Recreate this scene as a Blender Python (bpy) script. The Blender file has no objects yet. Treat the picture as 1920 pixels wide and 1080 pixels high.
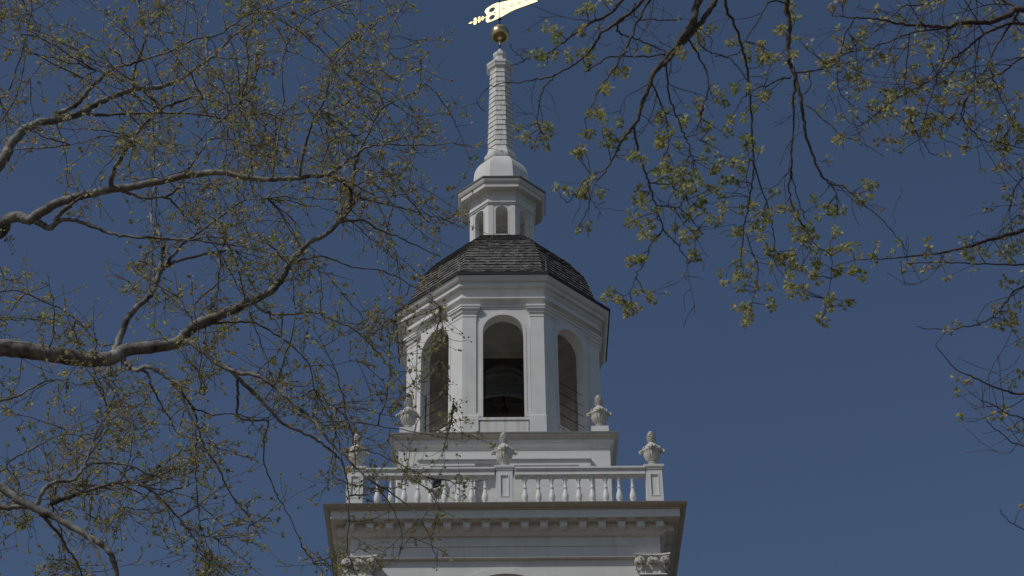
import bpy, bmesh, math, random
from mathutils import Vector, Matrix
R = math.radians
PI = math.pi
rnd = random.Random(11)
sc = bpy.context.scene
col = sc.collection

# ---------------------------------------------------------------- camera
F_PX, PITCH, ROLL, CAM_X, YAW = 3808.9, 0.640460, 0.0131825, -0.27333, 0.0112391
CAM = Vector((CAM_X, -52.0, 1.7))
_r = Vector((math.cos(YAW), -math.sin(YAW), 0))
_f = Vector((math.sin(YAW)*math.cos(PITCH), math.cos(YAW)*math.cos(PITCH), math.sin(PITCH)))
_u = Vector((-math.sin(YAW)*math.sin(PITCH), -math.cos(YAW)*math.sin(PITCH), math.cos(PITCH)))
c_r = math.cos(ROLL)*_r - math.sin(ROLL)*_u
c_u = math.sin(ROLL)*_r + math.cos(ROLL)*_u
cam_d = bpy.data.cameras.new('camera'); cam = bpy.data.objects.new('camera', cam_d); col.objects.link(cam)
m = Matrix.Identity(4)
for i in range(3):
    m[i][0], m[i][1], m[i][2], m[i][3] = c_r[i], c_u[i], -_f[i], CAM[i]
cam.matrix_world = m
cam_d.sensor_width = 36.0
cam_d.lens = 36.0*F_PX/1920
cam_d.clip_start = 0.1; cam_d.clip_end = 6000
cam_d.dof.use_dof = True; cam_d.dof.focus_distance = 62.0; cam_d.dof.aperture_fstop = 6.3
sc.camera = cam
sc.render.resolution_x = 1024; sc.render.resolution_y = 576

# ---------------------------------------------------------------- sky, sun, exposure
SUN_EL, SUN_AZ = R(47), R(51)          # azimuth measured to the left of the tower's front
sun_vec = Vector((-math.sin(SUN_AZ)*math.cos(SUN_EL), -math.cos(SUN_AZ)*math.cos(SUN_EL), math.sin(SUN_EL)))
w = bpy.data.worlds.new('World'); sc.world = w; w.use_nodes = True
nt = w.node_tree; nt.nodes.clear()
sky = nt.nodes.new('ShaderNodeTexSky'); sky.sky_type = 'NISHITA'; sky.sun_disc = False
sky.sun_elevation = SUN_EL
sky.sun_rotation = math.atan2(sun_vec.x, sun_vec.y)
sky.air_density = 1.0; sky.dust_density = 0.7; sky.ozone_density = 1.0; sky.altitude = 0
hs = nt.nodes.new('ShaderNodeHueSaturation'); hs.inputs['Saturation'].default_value = 1.07; hs.inputs['Hue'].default_value = 0.505
bg = nt.nodes.new('ShaderNodeBackground'); bg.inputs['Strength'].default_value = 0.087
wo = nt.nodes.new('ShaderNodeOutputWorld')
nt.links.new(sky.outputs[0], hs.inputs['Color']); nt.links.new(hs.outputs[0], bg.inputs['Color']); nt.links.new(bg.outputs[0], wo.inputs['Surface'])
sd = bpy.data.lights.new('sun', 'SUN'); sd.energy = 3.0; sd.angle = R(0.5); sd.color = (1.0, 0.955, 0.89)
so = bpy.data.objects.new('sun', sd); col.objects.link(so)
so.rotation_euler = sun_vec.to_track_quat('Z', 'Y').to_euler(); so.location = (-40, -40, 80)
sc.view_settings.view_transform = 'Standard'; sc.view_settings.look = 'None'
sc.view_settings.exposure = -0.72; sc.view_settings.gamma = 1.0; sc.view_settings.use_curve_mapping = False

# ---------------------------------------------------------------- materials
def mat(name, base, rough=0.6, metal=0.0, var=0.0, scale=3.0, planks=0.0, bump=0.0, bscale=20.0, dirt=None, attr=False, spec=0.5):
    M = bpy.data.materials.new(name); M.use_nodes = True
    n = M.node_tree.nodes; L = M.node_tree.links
    p = n['Principled BSDF']
    p.inputs['Roughness'].default_value = rough; p.inputs['Metallic'].default_value = metal
    p.inputs['Specular IOR Level'].default_value = spec
    tc = n.new('ShaderNodeTexCoord')
    colour = n.new('ShaderNodeRGB'); colour.outputs[0].default_value = (*base, 1); out = colour.outputs[0]
    if attr:
        a = n.new('ShaderNodeAttribute'); a.attribute_name = 'tint'
        mx = n.new('ShaderNodeMix'); mx.data_type = 'RGBA'; mx.blend_type = 'MULTIPLY'; mx.inputs[0].default_value = 1
        L.new(out, mx.inputs[6]); L.new(a.outputs['Color'], mx.inputs[7]); out = mx.outputs[2]
    if var:
        nz = n.new('ShaderNodeTexNoise'); nz.inputs['Scale'].default_value = scale; nz.inputs['Detail'].default_value = 6
        L.new(tc.outputs['Object'], nz.inputs['Vector'])
        mr = n.new('ShaderNodeMapRange'); mr.inputs[1].default_value = 0.3; mr.inputs[2].default_value = 0.7
        mr.inputs[3].default_value = 1-var; mr.inputs[4].default_value = 1+var*0.5
        L.new(nz.outputs[0], mr.inputs[0])
        mx = n.new('ShaderNodeMix'); mx.data_type = 'RGBA'; mx.blend_type = 'MULTIPLY'; mx.inputs[0].default_value = 1
        L.new(out, mx.inputs[6]); L.new(mr.outputs[0], mx.inputs[7]); out = mx.outputs[2]
    if dirt:      # vertical weather streaks
        mp = n.new('ShaderNodeMapping'); mp.inputs['Scale'].default_value = dirt[1]
        L.new(tc.outputs['Object'], mp.inputs['Vector'])
        nz = n.new('ShaderNodeTexNoise'); nz.inputs['Scale'].default_value = 1.0; nz.inputs['Detail'].default_value = 5
        L.new(mp.outputs[0], nz.inputs['Vector'])
        mr = n.new('ShaderNodeMapRange'); mr.inputs[1].default_value = dirt[2]; mr.inputs[2].default_value = dirt[3]
        mr.inputs[3].default_value = 0; mr.inputs[4].default_value = dirt[4]
        L.new(nz.outputs[0], mr.inputs[0])
        mx = n.new('ShaderNodeMix'); mx.data_type = 'RGBA'
        L.new(mr.outputs[0], mx.inputs[0]); L.new(out, mx.inputs[6]); mx.inputs[7].default_value = (*dirt[0], 1); out = mx.outputs[2]
    hgt = None
    if planks:
        sp = n.new('ShaderNodeSeparateXYZ'); L.new(tc.outputs['Object'], sp.inputs[0])
        d = n.new('ShaderNodeMath'); d.operation = 'DIVIDE'; d.inputs[1].default_value = planks; L.new(sp.outputs[2], d.inputs[0])
        fr = n.new('ShaderNodeMath'); fr.operation = 'FRACT'; L.new(d.outputs[0], fr.inputs[0])
        lt = n.new('ShaderNodeMapRange'); lt.inputs[1].default_value = 0.0; lt.inputs[2].default_value = 0.05; lt.inputs[3].default_value = 1; lt.inputs[4].default_value = 0
        L.new(fr.outputs[0], lt.inputs[0])
        mx = n.new('ShaderNodeMix'); mx.data_type = 'RGBA'; mx.blend_type = 'MIX'
        sc_ = n.new('ShaderNodeMath'); sc_.operation = 'MULTIPLY'; sc_.inputs[1].default_value = 0.48; L.new(lt.outputs[0], sc_.inputs[0])
        L.new(sc_.outputs[0], mx.inputs[0]); L.new(out, mx.inputs[6]); mx.inputs[7].default_value = (0.25, 0.24, 0.22, 1); out = mx.outputs[2]
        fl = n.new('ShaderNodeMath'); fl.operation = 'FLOOR'; L.new(d.outputs[0], fl.inputs[0])
        wn = n.new('ShaderNodeTexWhiteNoise'); wn.noise_dimensions = '1D'; L.new(fl.outputs[0], wn.inputs['W'])
        mr = n.new('ShaderNodeMapRange'); mr.inputs[3].default_value = 0.95; mr.inputs[4].default_value = 1.02; L.new(wn.outputs[0], mr.inputs[0])
        mx2 = n.new('ShaderNodeMix'); mx2.data_type = 'RGBA'; mx2.blend_type = 'MULTIPLY'; mx2.inputs[0].default_value = 1
        L.new(out, mx2.inputs[6]); L.new(mr.outputs[0], mx2.inputs[7]); out = mx2.outputs[2]
    L.new(out, p.inputs['Base Color'])
    if bump:
        nz = n.new('ShaderNodeTexNoise'); nz.inputs['Scale'].default_value = bscale; nz.inputs['Detail'].default_value = 8
        L.new(tc.outputs['Object'], nz.inputs['Vector'])
        b = n.new('ShaderNodeBump'); b.inputs['Strength'].default_value = bump; b.inputs['Distance'].default_value = 0.02
        L.new(nz.outputs[0], b.inputs['Height']); L.new(b.outputs[0], p.inputs['Normal'])
    return M

WHITE = (0.74, 0.735, 0.715)
M_paint = mat('white_paint', WHITE, 0.55, var=0.07, scale=2.2, dirt=((0.52, 0.49, 0.43), (3.0, 3.0, 0.35), 0.56, 0.78, 0.5))
M_plank = mat('white_planks', WHITE, 0.55, var=0.07, scale=1.6, planks=0.225, dirt=((0.54, 0.51, 0.45), (2.5, 2.5, 0.25), 0.55, 0.8, 0.4))
M_crown_shade = mat('weathered_crown_shade', (0.53, 0.48, 0.40), 0.6, var=0.12, scale=4, dirt=((0.42, 0.38, 0.31), (3.0, 3.0, 0.5), 0.5, 0.75, 0.5))  # warm bounced shade of the crowns painted in as tan, plus weather streaks
M_sill = mat('stained_sill', WHITE, 0.6, var=0.05, dirt=((0.50, 0.40, 0.27), (7.0, 7.0, 0.3), 0.46, 0.70, 0.7))
M_shing_w = mat('white_shingle', (0.72, 0.715, 0.70), 0.65, var=0.08, scale=9, attr=True)
M_stone = mat('weathered_white', (0.66, 0.64, 0.585), 0.75, var=0.22, scale=14, bump=0.25, bscale=40)
M_shing = mat('weathered_cedar', (0.148, 0.142, 0.137), 0.85, var=0.25, scale=16, attr=True, bump=0.3, bscale=60)
M_lead = mat('lead_flashing', (0.032, 0.032, 0.034), 0.6, var=0.2, scale=8)
M_edge = mat('grey_flashing', (0.21, 0.203, 0.19), 0.6, var=0.2, scale=5)
M_iron = mat('dark_iron', (0.018, 0.017, 0.017), 0.85, spec=0.2)
M_steel = mat('galvanised_rod', (0.45, 0.45, 0.45), 0.4, 0.7)
M_gold = mat('gilding', (0.94, 0.78, 0.46), 0.60, 1.0, var=0.06, scale=12)
M_ball = mat('aged_gilding', (0.62, 0.49, 0.26), 0.30, 1.0, var=0.22, scale=9, bump=0.08, bscale=14)
M_bell = mat('bell_bronze', (0.12, 0.118, 0.105), 0.5, 0.4, var=0.25, scale=5)
M_timber = mat('dark_timber', (0.10, 0.093, 0.083), 0.8, var=0.3, scale=6)
M_glass = mat('dark_glass', (0.02, 0.025, 0.03), 0.06)
M_inner = mat('belfry_lining', (0.84, 0.81, 0.75), 0.7, planks=0.2, var=0.2, scale=2)

def brick_mat():
    M = bpy.data.materials.new('red_brick'); M.use_nodes = True; n = M.node_tree.nodes; L = M.node_tree.links
    tc = n.new('ShaderNodeTexCoord'); b = n.new('ShaderNodeTexBrick')
    mp = n.new('ShaderNodeMapping'); mp.inputs['Rotation'].default_value = (PI/2, 0, 0); L.new(tc.outputs['Object'], mp.inputs['Vector'])
    L.new(mp.outputs[0], b.inputs['Vector']); b.inputs['Scale'].default_value = 4
    b.inputs['Color1'].default_value = (0.30, 0.11, 0.07, 1); b.inputs['Color2'].default_value = (0.22, 0.08, 0.055, 1); b.inputs['Mortar'].default_value = (0.4, 0.36, 0.3, 1)
    L.new(b.outputs[0], n['Principled BSDF'].inputs['Base Color']); n['Principled BSDF'].inputs['Roughness'].default_value = 0.85
    return M
M_brick = brick_mat()

def ground_mat():
    M = bpy.data.materials.new('lawn_and_paving'); M.use_nodes = True; n = M.node_tree.nodes; L = M.node_tree.links
    tc = n.new('ShaderNodeTexCoord'); nz = n.new('ShaderNodeTexNoise'); nz.inputs['Scale'].default_value = 0.6; nz.inputs['Detail'].default_value = 8
    L.new(tc.outputs['Object'], nz.inputs['Vector'])
    cr = n.new('ShaderNodeValToRGB'); cr.color_ramp.elements[0].color = (0.028, 0.030, 0.012, 1); cr.color_ramp.elements[1].color = (0.07, 0.062, 0.03, 1)
    L.new(nz.outputs[0], cr.inputs[0]); L.new(cr.outputs[0], n['Principled BSDF'].inputs['Base Color']); n['Principled BSDF'].inputs['Roughness'].default_value = 0.9
    return M
M_ground = ground_mat()
M_path = mat('red_brick_paving', (0.17, 0.095, 0.06), 0.85, var=0.3, scale=2)

def bark_mat(name, c1, c2, scale):
    M = bpy.data.materials.new(name); M.use_nodes = True; n = M.node_tree.nodes; L = M.node_tree.links
    p = n['Principled BSDF']; p.inputs['Roughness'].default_value = 0.85; p.inputs['Specular IOR Level'].default_value = 0.2
    tc = n.new('ShaderNodeTexCoord'); nz = n.new('ShaderNodeTexNoise'); nz.inputs['Scale'].default_value = scale; nz.inputs['Detail'].default_value = 9; nz.inputs['Roughness'].default_value = 0.65
    L.new(tc.outputs['Object'], nz.inputs['Vector'])
    cr = n.new('ShaderNodeValToRGB'); cr.color_ramp.elements[0].position = 0.38; cr.color_ramp.elements[1].position = 0.66
    cr.color_ramp.elements[0].color = (*c1, 1); cr.color_ramp.elements[1].color = (*c2, 1)
    L.new(nz.outputs[0], cr.inputs[0]); L.new(cr.outputs[0], p.inputs['Base Color'])
    b = n.new('ShaderNodeBump'); b.inputs['Strength'].default_value = 0.6; b.inputs['Distance'].default_value = 0.02
    L.new(nz.outputs[0], b.inputs['Height']); L.new(b.outputs[0], p.inputs['Normal'])
    return M
M_bark_plane = bark_mat('plane_bark', (0.062, 0.058, 0.052), (0.40, 0.39, 0.36), 4.0)
M_twig_plane = bark_mat('plane_twig', (0.10, 0.084, 0.068), (0.32, 0.29, 0.25), 6.0)
M_bark_dark = bark_mat('dark_bark', (0.055, 0.045, 0.038), (0.17, 0.145, 0.12), 14.0)
M_twig_red = bark_mat('reddish_twig', (0.075, 0.055, 0.048), (0.17, 0.13, 0.11), 12.0)

def leaf_mat(name):
    M = bpy.data.materials.new(name); M.use_nodes = True; n = M.node_tree.nodes; L = M.node_tree.links
    p = n['Principled BSDF']; p.inputs['Roughness'].default_value = 0.5; p.inputs['Specular IOR Level'].default_value = 0.3
    a = n.new('ShaderNodeAttribute'); a.attribute_name = 'tint'; L.new(a.outputs['Color'], p.inputs['Base Color'])
    tr = n.new('ShaderNodeBsdfTranslucent'); L.new(a.outputs['Color'], tr.inputs['Color'])
    mx = n.new('ShaderNodeMixShader'); mx.inputs[0].default_value = 0.42
    L.new(p.outputs[0], mx.inputs[1]); L.new(tr.outputs[0], mx.inputs[2]); L.new(mx.outputs[0], n['Material Output'].inputs['Surface'])
    return M
M_leaf = leaf_mat('young_leaf')

# ---------------------------------------------------------------- object helpers
def tag(o, label=None, cat=None, group=None, kind=None):
    if label: o['label'] = label
    if cat: o['category'] = cat
    if group: o['group'] = group
    if kind: o['kind'] = kind
    return o
def empty(name, loc=(0, 0, 0), label=None, cat=None, group=None):
    o = bpy.data.objects.new(name, None); col.objects.link(o); o.location = loc; o.empty_display_size = 0.5
    return tag(o, label, cat, group)
def link(name, me, parent=None, loc=(0, 0, 0), rz=0.0):
    o = bpy.data.objects.new(name, me); col.objects.link(o); o.location = loc; o.rotation_euler = (0, 0, rz)
    if parent: o.parent = parent
    return o
class MB:
    def __init__(s): s.v = []; s.f = []; s.t = []; s.tints = False; s.mi = []
    def add(s, vs, fs, tint=None, mi=0):
        b = len(s.v); s.v += [tuple(p) for p in vs]; s.f += [tuple(b+i for i in f) for f in fs]
        s.mi += [mi]*len(fs)
        if tint is not None: s.tints = True
        s.t += [tint or (1, 1, 1)]*len(fs)
    def box(s, x0, x1, y0, y1, z0, z1, rot=0.0, tint=None, mi=0):
        vs = [(x0, y0, z0), (x1, y0, z0), (x1, y1, z0), (x0, y1, z0), (x0, y0, z1), (x1, y0, z1), (x1, y1, z1), (x0, y1, z1)]
        if rot: vs = [rotz(p, rot) for p in vs]
        s.add(vs, [(0, 3, 2, 1), (4, 5, 6, 7), (0, 1, 5, 4), (1, 2, 6, 5), (2, 3, 7, 6), (3, 0, 4, 7)], tint, mi)
    def mesh(s, name, mats, smooth=False):
        me = bpy.data.meshes.new(name); me.from_pydata(s.v, [], s.f)
        for M in (mats if isinstance(mats, (list, tuple)) else [mats]): me.materials.append(M)
        if any(s.mi): me.polygons.foreach_set('material_index', s.mi)
        if s.tints:
            a = me.attributes.new('tint', 'FLOAT_COLOR', 'FACE')
            a.data.foreach_set('color', [c for t in s.t for c in (*t, 1.0)])
        if smooth: me.polygons.foreach_set('use_smooth', [True]*len(me.polygons))
        me.update(); return me
    def obj(s, name, mats, parent=None, loc=(0, 0, 0), rz=0.0, smooth=False):
        return link(name, s.mesh(name, mats, smooth), parent, loc, rz)
def rotz(p, a):
    c, s_ = math.cos(a), math.sin(a); return (p[0]*c - p[1]*s_, p[0]*s_ + p[1]*c, p[2])
T8 = math.tan(PI/8)
def ring(mb, prof, n=8, mi=0, cx=0, cy=0, mis=None):
    """closed or open profile of (apothem, z) carried round n flats, one flat facing -y"""
    k = 1/math.cos(PI/n); vs = []; fs = []
    for a, z in prof:
        for i in range(n):
            t = -PI/2 + PI/n + 2*PI*i/n
            vs.append((cx+a*k*math.cos(t), cy+a*k*math.sin(t), z))
    for j in range(len(prof)-1):
        for i in range(n):
            i2 = (i+1) % n
            fs.append((j*n+i, j*n+i2, (j+1)*n+i2, (j+1)*n+i))
    b = len(mb.f); mb.add(vs, fs, None, mi)
    if mis:
        for j in range(len(prof)-1):
            for i in range(n): mb.mi[b+j*n+i] = mis[j]
def lathe(mb, prof, n=24, mod=None, cx=0, cy=0):
    vs = []; fs = []
    for r, z in prof:
        for i in range(n):
            t = 2*PI*i/n; q = r*(mod(t, z) if mod else 1)
            vs.append((cx+q*math.cos(t), cy+q*math.sin(t), z))
    for j in range(len(prof)-1):
        for i in range(n):
            i2 = (i+1) % n; fs.append((j*n+i, j*n+i2, (j+1)*n+i2, (j+1)*n+i))
    mb.add(vs, fs)
def tube(mb, pts, rad, n=6, tint=None, jit=0.0, cap=True):
    k = len(pts)
    if k < 2: return
    vs = []; fs = []; up = Vector((0.31, 0.17, 0.93)); prev = None
    for i in range(k):
        p = pts[i]; d = (pts[min(i+1, k-1)] - pts[max(i-1, 0)])
        if d.length < 1e-9: d = Vector((0, 0, 1))
        d.normalize()
        a = (prev - d*prev.dot(d)) if prev is not None else d.cross(up)
        if a.length < 1e-6: a = d.orthogonal()
        a.normalize(); prev = a; b = d.cross(a)
        r = rad[i] if hasattr(rad, '__len__') else rad
        for j in range(n):
            t = 2*PI*j/n; q = r*(1 + (rnd.uniform(-jit, jit) if jit else 0))
            vs.append(p + a*(q*math.cos(t)) + b*(q*math.sin(t)))
    for i in range(k-1):
        for j in range(n):
            j2 = (j+1) % n; fs.append((i*n+j, i*n+j2, (i+1)*n+j2, (i+1)*n+j))
    if cap: fs.append(tuple(range(n-1, -1, -1))); fs.append(tuple((k-1)*n+j for j in range(n)))
    mb.add(vs, fs, tint)

def arch_wall(mb, rot, a_out, thick, hw_out, hw_in, z0, z1, ox, oz, ospr, seg=14, mi=0):
    """wall slab with an arched opening; outer face on plane y=-a_out, turned by rot"""
    def P(x, y, z): return rotz((x, y, z), rot)
    arc = [(-ox*math.cos(PI*i/seg), ospr + ox*math.sin(PI*i/seg)) for i in range(seg+1)]   # left to right
    for (y, hw, flip) in ((-a_out, hw_out, False), (-a_out+thick, hw_in, True)):
        vs = []; fs = []
        def quad(a, b, c, d):
            base = len(vs); vs.extend([P(q[0], y, q[1]) for q in (a, b, c, d)]); fs.append((base, base+1, base+2, base+3) if not flip else (base+3, base+2, base+1, base))
        quad((-hw, z0), (-ox, z0), (-ox, ospr), (-hw, ospr)); quad((ox, z0), (hw, z0), (hw, ospr), (ox, ospr))
        if oz > z0: quad((-ox, z0), (ox, z0), (ox, oz), (-ox, oz))
        quad((-hw, ospr), (-ox, ospr), (-ox, z1), (-hw, z1)); quad((ox, ospr), (hw, ospr), (hw, z1), (ox, z1))
        for i in range(seg):
            quad(arc[i], arc[i+1], (arc[i+1][0], z1), (arc[i][0], z1))
        mb.add(vs, fs, None, mi)
    loop = [(-ox, oz)] + arc + [(ox, oz)]
    vs = []; fs = []
    for i, q in enumerate(loop):
        vs.append(P(q[0], -a_out, q[1])); vs.append(P(q[0], -a_out+thick, q[1]))
    for i in range(len(loop)-1): fs.append((2*i, 2*i+2, 2*i+3, 2*i+1))
    nl = len(loop); fs.append((0, 1, 2*nl-1, 2*nl-2))
    mb.add(vs, fs, None, mi)
def arch_band(mb, rot, a0, a1, ox, ow, oz, ospr, seg=16):
    """raised moulding round an arch, from plane -a0 out to -a1, inner half width ox, outer ow"""
    def P(x, y, z): return rotz((x, y, z), rot)
    inn = [(-ox, oz)] + [(-ox*math.cos(PI*i/seg), ospr+ox*math.sin(PI*i/seg)) for i in range(seg+1)] + [(ox, oz)]
    out = [(-ow, oz)] + [(-ow*math.cos(PI*i/seg), ospr+ow*math.sin(PI*i/seg)) for i in range(seg+1)] + [(ow, oz)]
    vs = []; fs = []
    for p, q in zip(inn, out):
        vs += [P(p[0], -a0, p[1]), P(p[0], -a1, p[1]), P(q[0], -a1, q[1]), P(q[0], -a0, q[1])]
    for i in range(len(inn)-1):
        for j in range(4):
            j2 = (j+1) % 4; fs.append((4*i+j, 4*(i+1)+j, 4*(i+1)+j2, 4*i+j2))
    fs += [(0, 1, 2, 3), tuple(4*(len(inn)-1)+j for j in (3, 2, 1, 0))]
    mb.add(vs, fs)

# ---------------------------------------------------------------- ground
g = MB(); S = 1500
g.add([(-S, -S, 0), (S, -S, 0), (S, S, 0), (-S, S, 0)], [(0, 1, 2, 3)])
tag(g.obj('ground', M_ground), 'lawn of the square around the foot of the tower', kind='structure')
g = MB(); g.add([(-11, -75, .006), (11, -75, .006), (11, -4.6, .006), (-11, -4.6, .006)], [(0, 1, 2, 3)])
g.add([(-60, -22, .010), (-11, -22, .010), (-11, -4.6, .010), (-60, -4.6, .010)], [(0, 1, 2, 3)])
g.add([(11, -22, .010), (60, -22, .010), (60, -4.6, .010), (11, -4.6, .010)], [(0, 1, 2, 3)])
tag(g.obj('path', M_path), 'brick paved walk leading up to the tower', kind='structure')

# ================================================================ TOWER
tower = empty('bell_tower', (0, 0, 0), 'white wooden bell tower rising in square and octagonal stages to a thin spire', 'bell tower')
# brick shaft down to the ground
b = MB(); ring(b, [(0, 0), (4.32, 0), (4.32, 1.0), (4.22, 1.1), (4.22, 20.2), (4.5, 20.4), (4.5, 20.7), (4.1, 20.9), (0, 20.9)], 4)
b.obj('brick_shaft', M_brick, tower)
# square stage with an arched opening on each side
b = MB()
for k in range(4):
    arch_wall(b, k*PI/2, 4.02, 0.42, 4.02, 3.6, 20.9, 28.5, 1.74, 22.0, 26.20, 22)
stage = b.obj('square_stage', M_plank, tower)
b = MB()
for k in range(4): arch_band(b, k*PI/2, 4.02, 4.06, 1.745, 1.93, 22.0, 26.20, 24)
b.obj('arch_surround', M_paint, stage)
b = MB()
for k in range(4):
    r_ = k*PI/2
    arch_band(b, r_, 3.62, 3.80, 1.50, 1.735, 22.0, 26.20, 24)
    b.box(-0.05, 0.05, -3.72, -3.62, 22.0, 27.65, r_)
    b.box(-1.5, 1.5, -3.72, -3.62, 24.6, 24.7, r_); b.box(-1.5, 1.5, -3.72, -3.62, 26.15, 26.25, r_)
b.obj('window_frame', M_paint, stage)
b = MB()
for k in range(4):
    b.add([rotz(p, k*PI/2) for p in [(-1.75, -3.62, 22.0), (1.75, -3.62, 22.0), (1.75, -3.62, 27.95), (-1.75, -3.62, 27.95)]], [(0, 1, 2, 3)])
b.obj('window_glass', M_glass, stage)
# corner pilasters with leafy capitals
def leaf_strip(mb, org, out, side, h, wd, curl, n=6):
    """one carved leaf: rises from org, leans out and curls over at the tip"""
    vs = []; fs = []; up = Vector((0, 0, 1))
    for i in range(n+1):
        t = i/n
        o = curl*(t**2.2); z = h*math.sin(min(t, 1)*PI*0.60)/1.0
        wv = wd*(0.75+0.35*math.sin(PI*min(t*1.05, 1)))*(1-0.55*max(0, t-0.75)/0.25)
        for j, s in enumerate((-1, -0.45, 0, 0.45, 1)):
            rib = 0.022*(1-abs(s)) + (0.012 if j in (1, 3) else 0)*-1
            vs.append(org + out*(o+rib) + side*(s*wv/2) + up*z)
    for i in range(n):
        for j in range(4): fs.append((i*5+j, i*5+j+1, (i+1)*5+j+1, (i+1)*5+j))
    b0 = len(vs); vs += [v - out*0.03 for v in vs]
    fs += [tuple(b0+q for q in reversed(f)) for f in fs]
    edge = [i*5 for i in range(n+1)] + [n*5+j for j in range(1, 5)] + [i*5+4 for i in range(n-1, -1, -1)]
    for a_, c_ in zip(edge, edge[1:]): fs.append((a_, b0+a_, b0+c_, c_))
    mb.add(vs, fs)
def volute(mb, cen, out, side, r):
    """spiral scroll lying across the out direction"""
    pts = []; rad = []; up = Vector((0, 0, 1)); N = 30
    for i in range(N):
        t = i/(N-1); a = PI*0.5 + t*PI*3.6; q = r*(1-0.8*t)
        pts.append(cen + side*(q*math.cos(a)) + up*(q*math.sin(a)) + out*(0.03+0.05*t)); rad.append(0.036*(1-0.3*t))
    tube(mb, pts, rad, 6)
cap = MB(); zc0, zc1 = 27.80, 28.374; hw = 0.315; ccx = 3.91
ring(cap, [(hw+.045, zc0-.06), (hw+.06, zc0-.03), (hw+.045, zc0), (hw, zc0+.01), (hw, zc0+.30), (hw+.03, zc1-.11), (hw+.03, zc1-.11)], 4)
# abacus with hollowed sides
for (za, zb, ex) in ((zc1-.10, zc1-.055, 0.0), (zc1-.052, zc1, 0.035)):
    pts = []
    for k in range(4):
        for x in (-1.0, -0.86, -0.5, 0, 0.5, 0.86):
            q = 0.085*(1-x*x) if abs(x) < 0.9 else 0.0
            pts.append(rotz(((hw+.13+ex)*x, -(hw+.13+ex-q), 0), k*PI/2))
    n_ = len(pts); vs = [(p[0], p[1], za) for p in pts] + [(p[0], p[1], zb) for p in pts]
    cap.add(vs, [tuple(range(n_-1, -1, -1)), tuple(range(n_, 2*n_))] + [(i, (i+1) % n_, n_+(i+1) % n_, n_+i) for i in range(n_)])
for k in range(4):
    o_ = Vector(rotz((0, -1, 0), k*PI/2)); s_ = Vector(rotz((1, 0, 0), k*PI/2)); c0 = o_*hw
    for x in (-.2, .2): leaf_strip(cap, c0 + s_*x + Vector((0, 0, zc0+.01)), o_, s_, .21, .25, .13)
    for x in (-.3, 0, .3): leaf_strip(cap, c0 + s_*x + Vector((0, 0, zc0+.12)), o_, s_, .25, .22, .16)
    for x in (-.30, .30): volute(cap, c0 + s_*x + o_*.07 + Vector((0, 0, zc1-.20)), o_, s_*(1 if x < 0 else -1), .105)
    volute(cap, c0 + s_*-.055 + o_*.06 + Vector((0, 0, zc1-.20)), o_, s_*-1, .085)
    volute(cap, c0 + s_*.085 + o_*.05 + Vector((0, 0, zc1-.20)), o_, s_, .07)
    for q in range(5):
        an = q*2*PI/5
        lathe(cap, [(0, zc1-.035), (.03, zc1-.06), (0, zc1-.085)], 6, None, (c0 + o_*.10 + s_*(.04*math.cos(an))).x, (c0 + o_*.10 + s_*(.04*math.cos(an))).y)
cap_me = cap.mesh('capital', M_stone)
pil = MB(); ring(pil, [(hw+.08, 20.9), (hw+.08, 21.2), (hw+.04, 21.35), (hw, 21.4), (hw, 27.745)], 4)
pil_me = pil.mesh('corner_pilaster', M_plank)
for k in range(4):
    x, y, _ = rotz((ccx, -ccx, 0), k*PI/2)
    p = link('corner_pilaster', pil_me, tower, (x, y, 0)); link('capital', cap_me, p)

# main entablature: architrave, frieze, bed mould, soffit, crown
b = MB()
ring(b, [(3.7, 28.378), (4.15, 28.378), (4.15, 28.70), (4.18, 28.705), (4.18, 28.735), (4.16, 28.74), (4.16, 28.985), (4.20, 28.99), (4.25, 29.0),
         (4.27, 29.03), (4.33, 29.07), (4.34, 29.10), (4.34, 29.325), (4.66, 29.325), (4.66, 29.30), (4.685, 29.30), (4.685, 29.53)], 4)
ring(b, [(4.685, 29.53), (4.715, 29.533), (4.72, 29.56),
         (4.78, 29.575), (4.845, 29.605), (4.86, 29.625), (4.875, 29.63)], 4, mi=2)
ring(b, [(4.88, 29.63), (4.885, 29.665), (4.6, 29.73), (3.2, 29.75), (0, 29.76)], 4, mi=1)
cornice = b.obj('main_cornice', [M_paint, M_edge, M_crown_shade], tower)
b = MB(); b.box(-.10, .10, -4.52, -4.335, 29.09, 29.27); b.box(-.125, .125, -4.555, -4.335, 29.27, 29.322)
b.box(-.085, .085, -4.535, -4.52, 29.10, 29.25)
mod_me = b.mesh('modillion', M_paint)
for k in range(4):
    for i in range(-8, 9):
        x, y, _ = rotz((i*0.5195, 0, 0), k*PI/2)
        link('modillion', mod_me, cornice, (x, y, 0), k*PI/2)

# balustrade
b = MB()
for k in range(4):
    r_ = k*PI/2
    for x0, x1 in ((-3.85, -.28), (.28, 3.85)):
        for (yo, yi, z0, z1) in ((-4.315, -4.055, 30.865, 30.99), (-4.345, -4.025, 30.99, 31.03), (-4.37, -4.0, 31.03, 31.085), (-4.33, -4.04, 29.74, 29.90)):
            b.box(x0, x1, yo, yi, z0, z1, r_)
bal = b.obj('balustrade', M_paint, tower)
b = MB(); zb0 = 29.902
b.box(-.075, .075, -.075, .075, zb0, zb0+.07); b.box(-.075, .075, -.075, .075, 30.80, 30.863)
lathe(b, [(.055, zb0+.07), (.07, zb0+.09), (.055, zb0+.12), (.045, zb0+.14), (.075, zb0+.20), (.092, zb0+.28), (.088, zb0+.36), (.062, zb0+.46), (.046, zb0+.54), (.045, zb0+.57), (.062, zb0+.585),
          (.062, zb0+.605), (.043, zb0+.62), (.038, zb0+.70), (.042, zb0+.78), (.06, zb0+.83), (.066, zb0+.86), (.07, zb0+.90)], 14)
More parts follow.
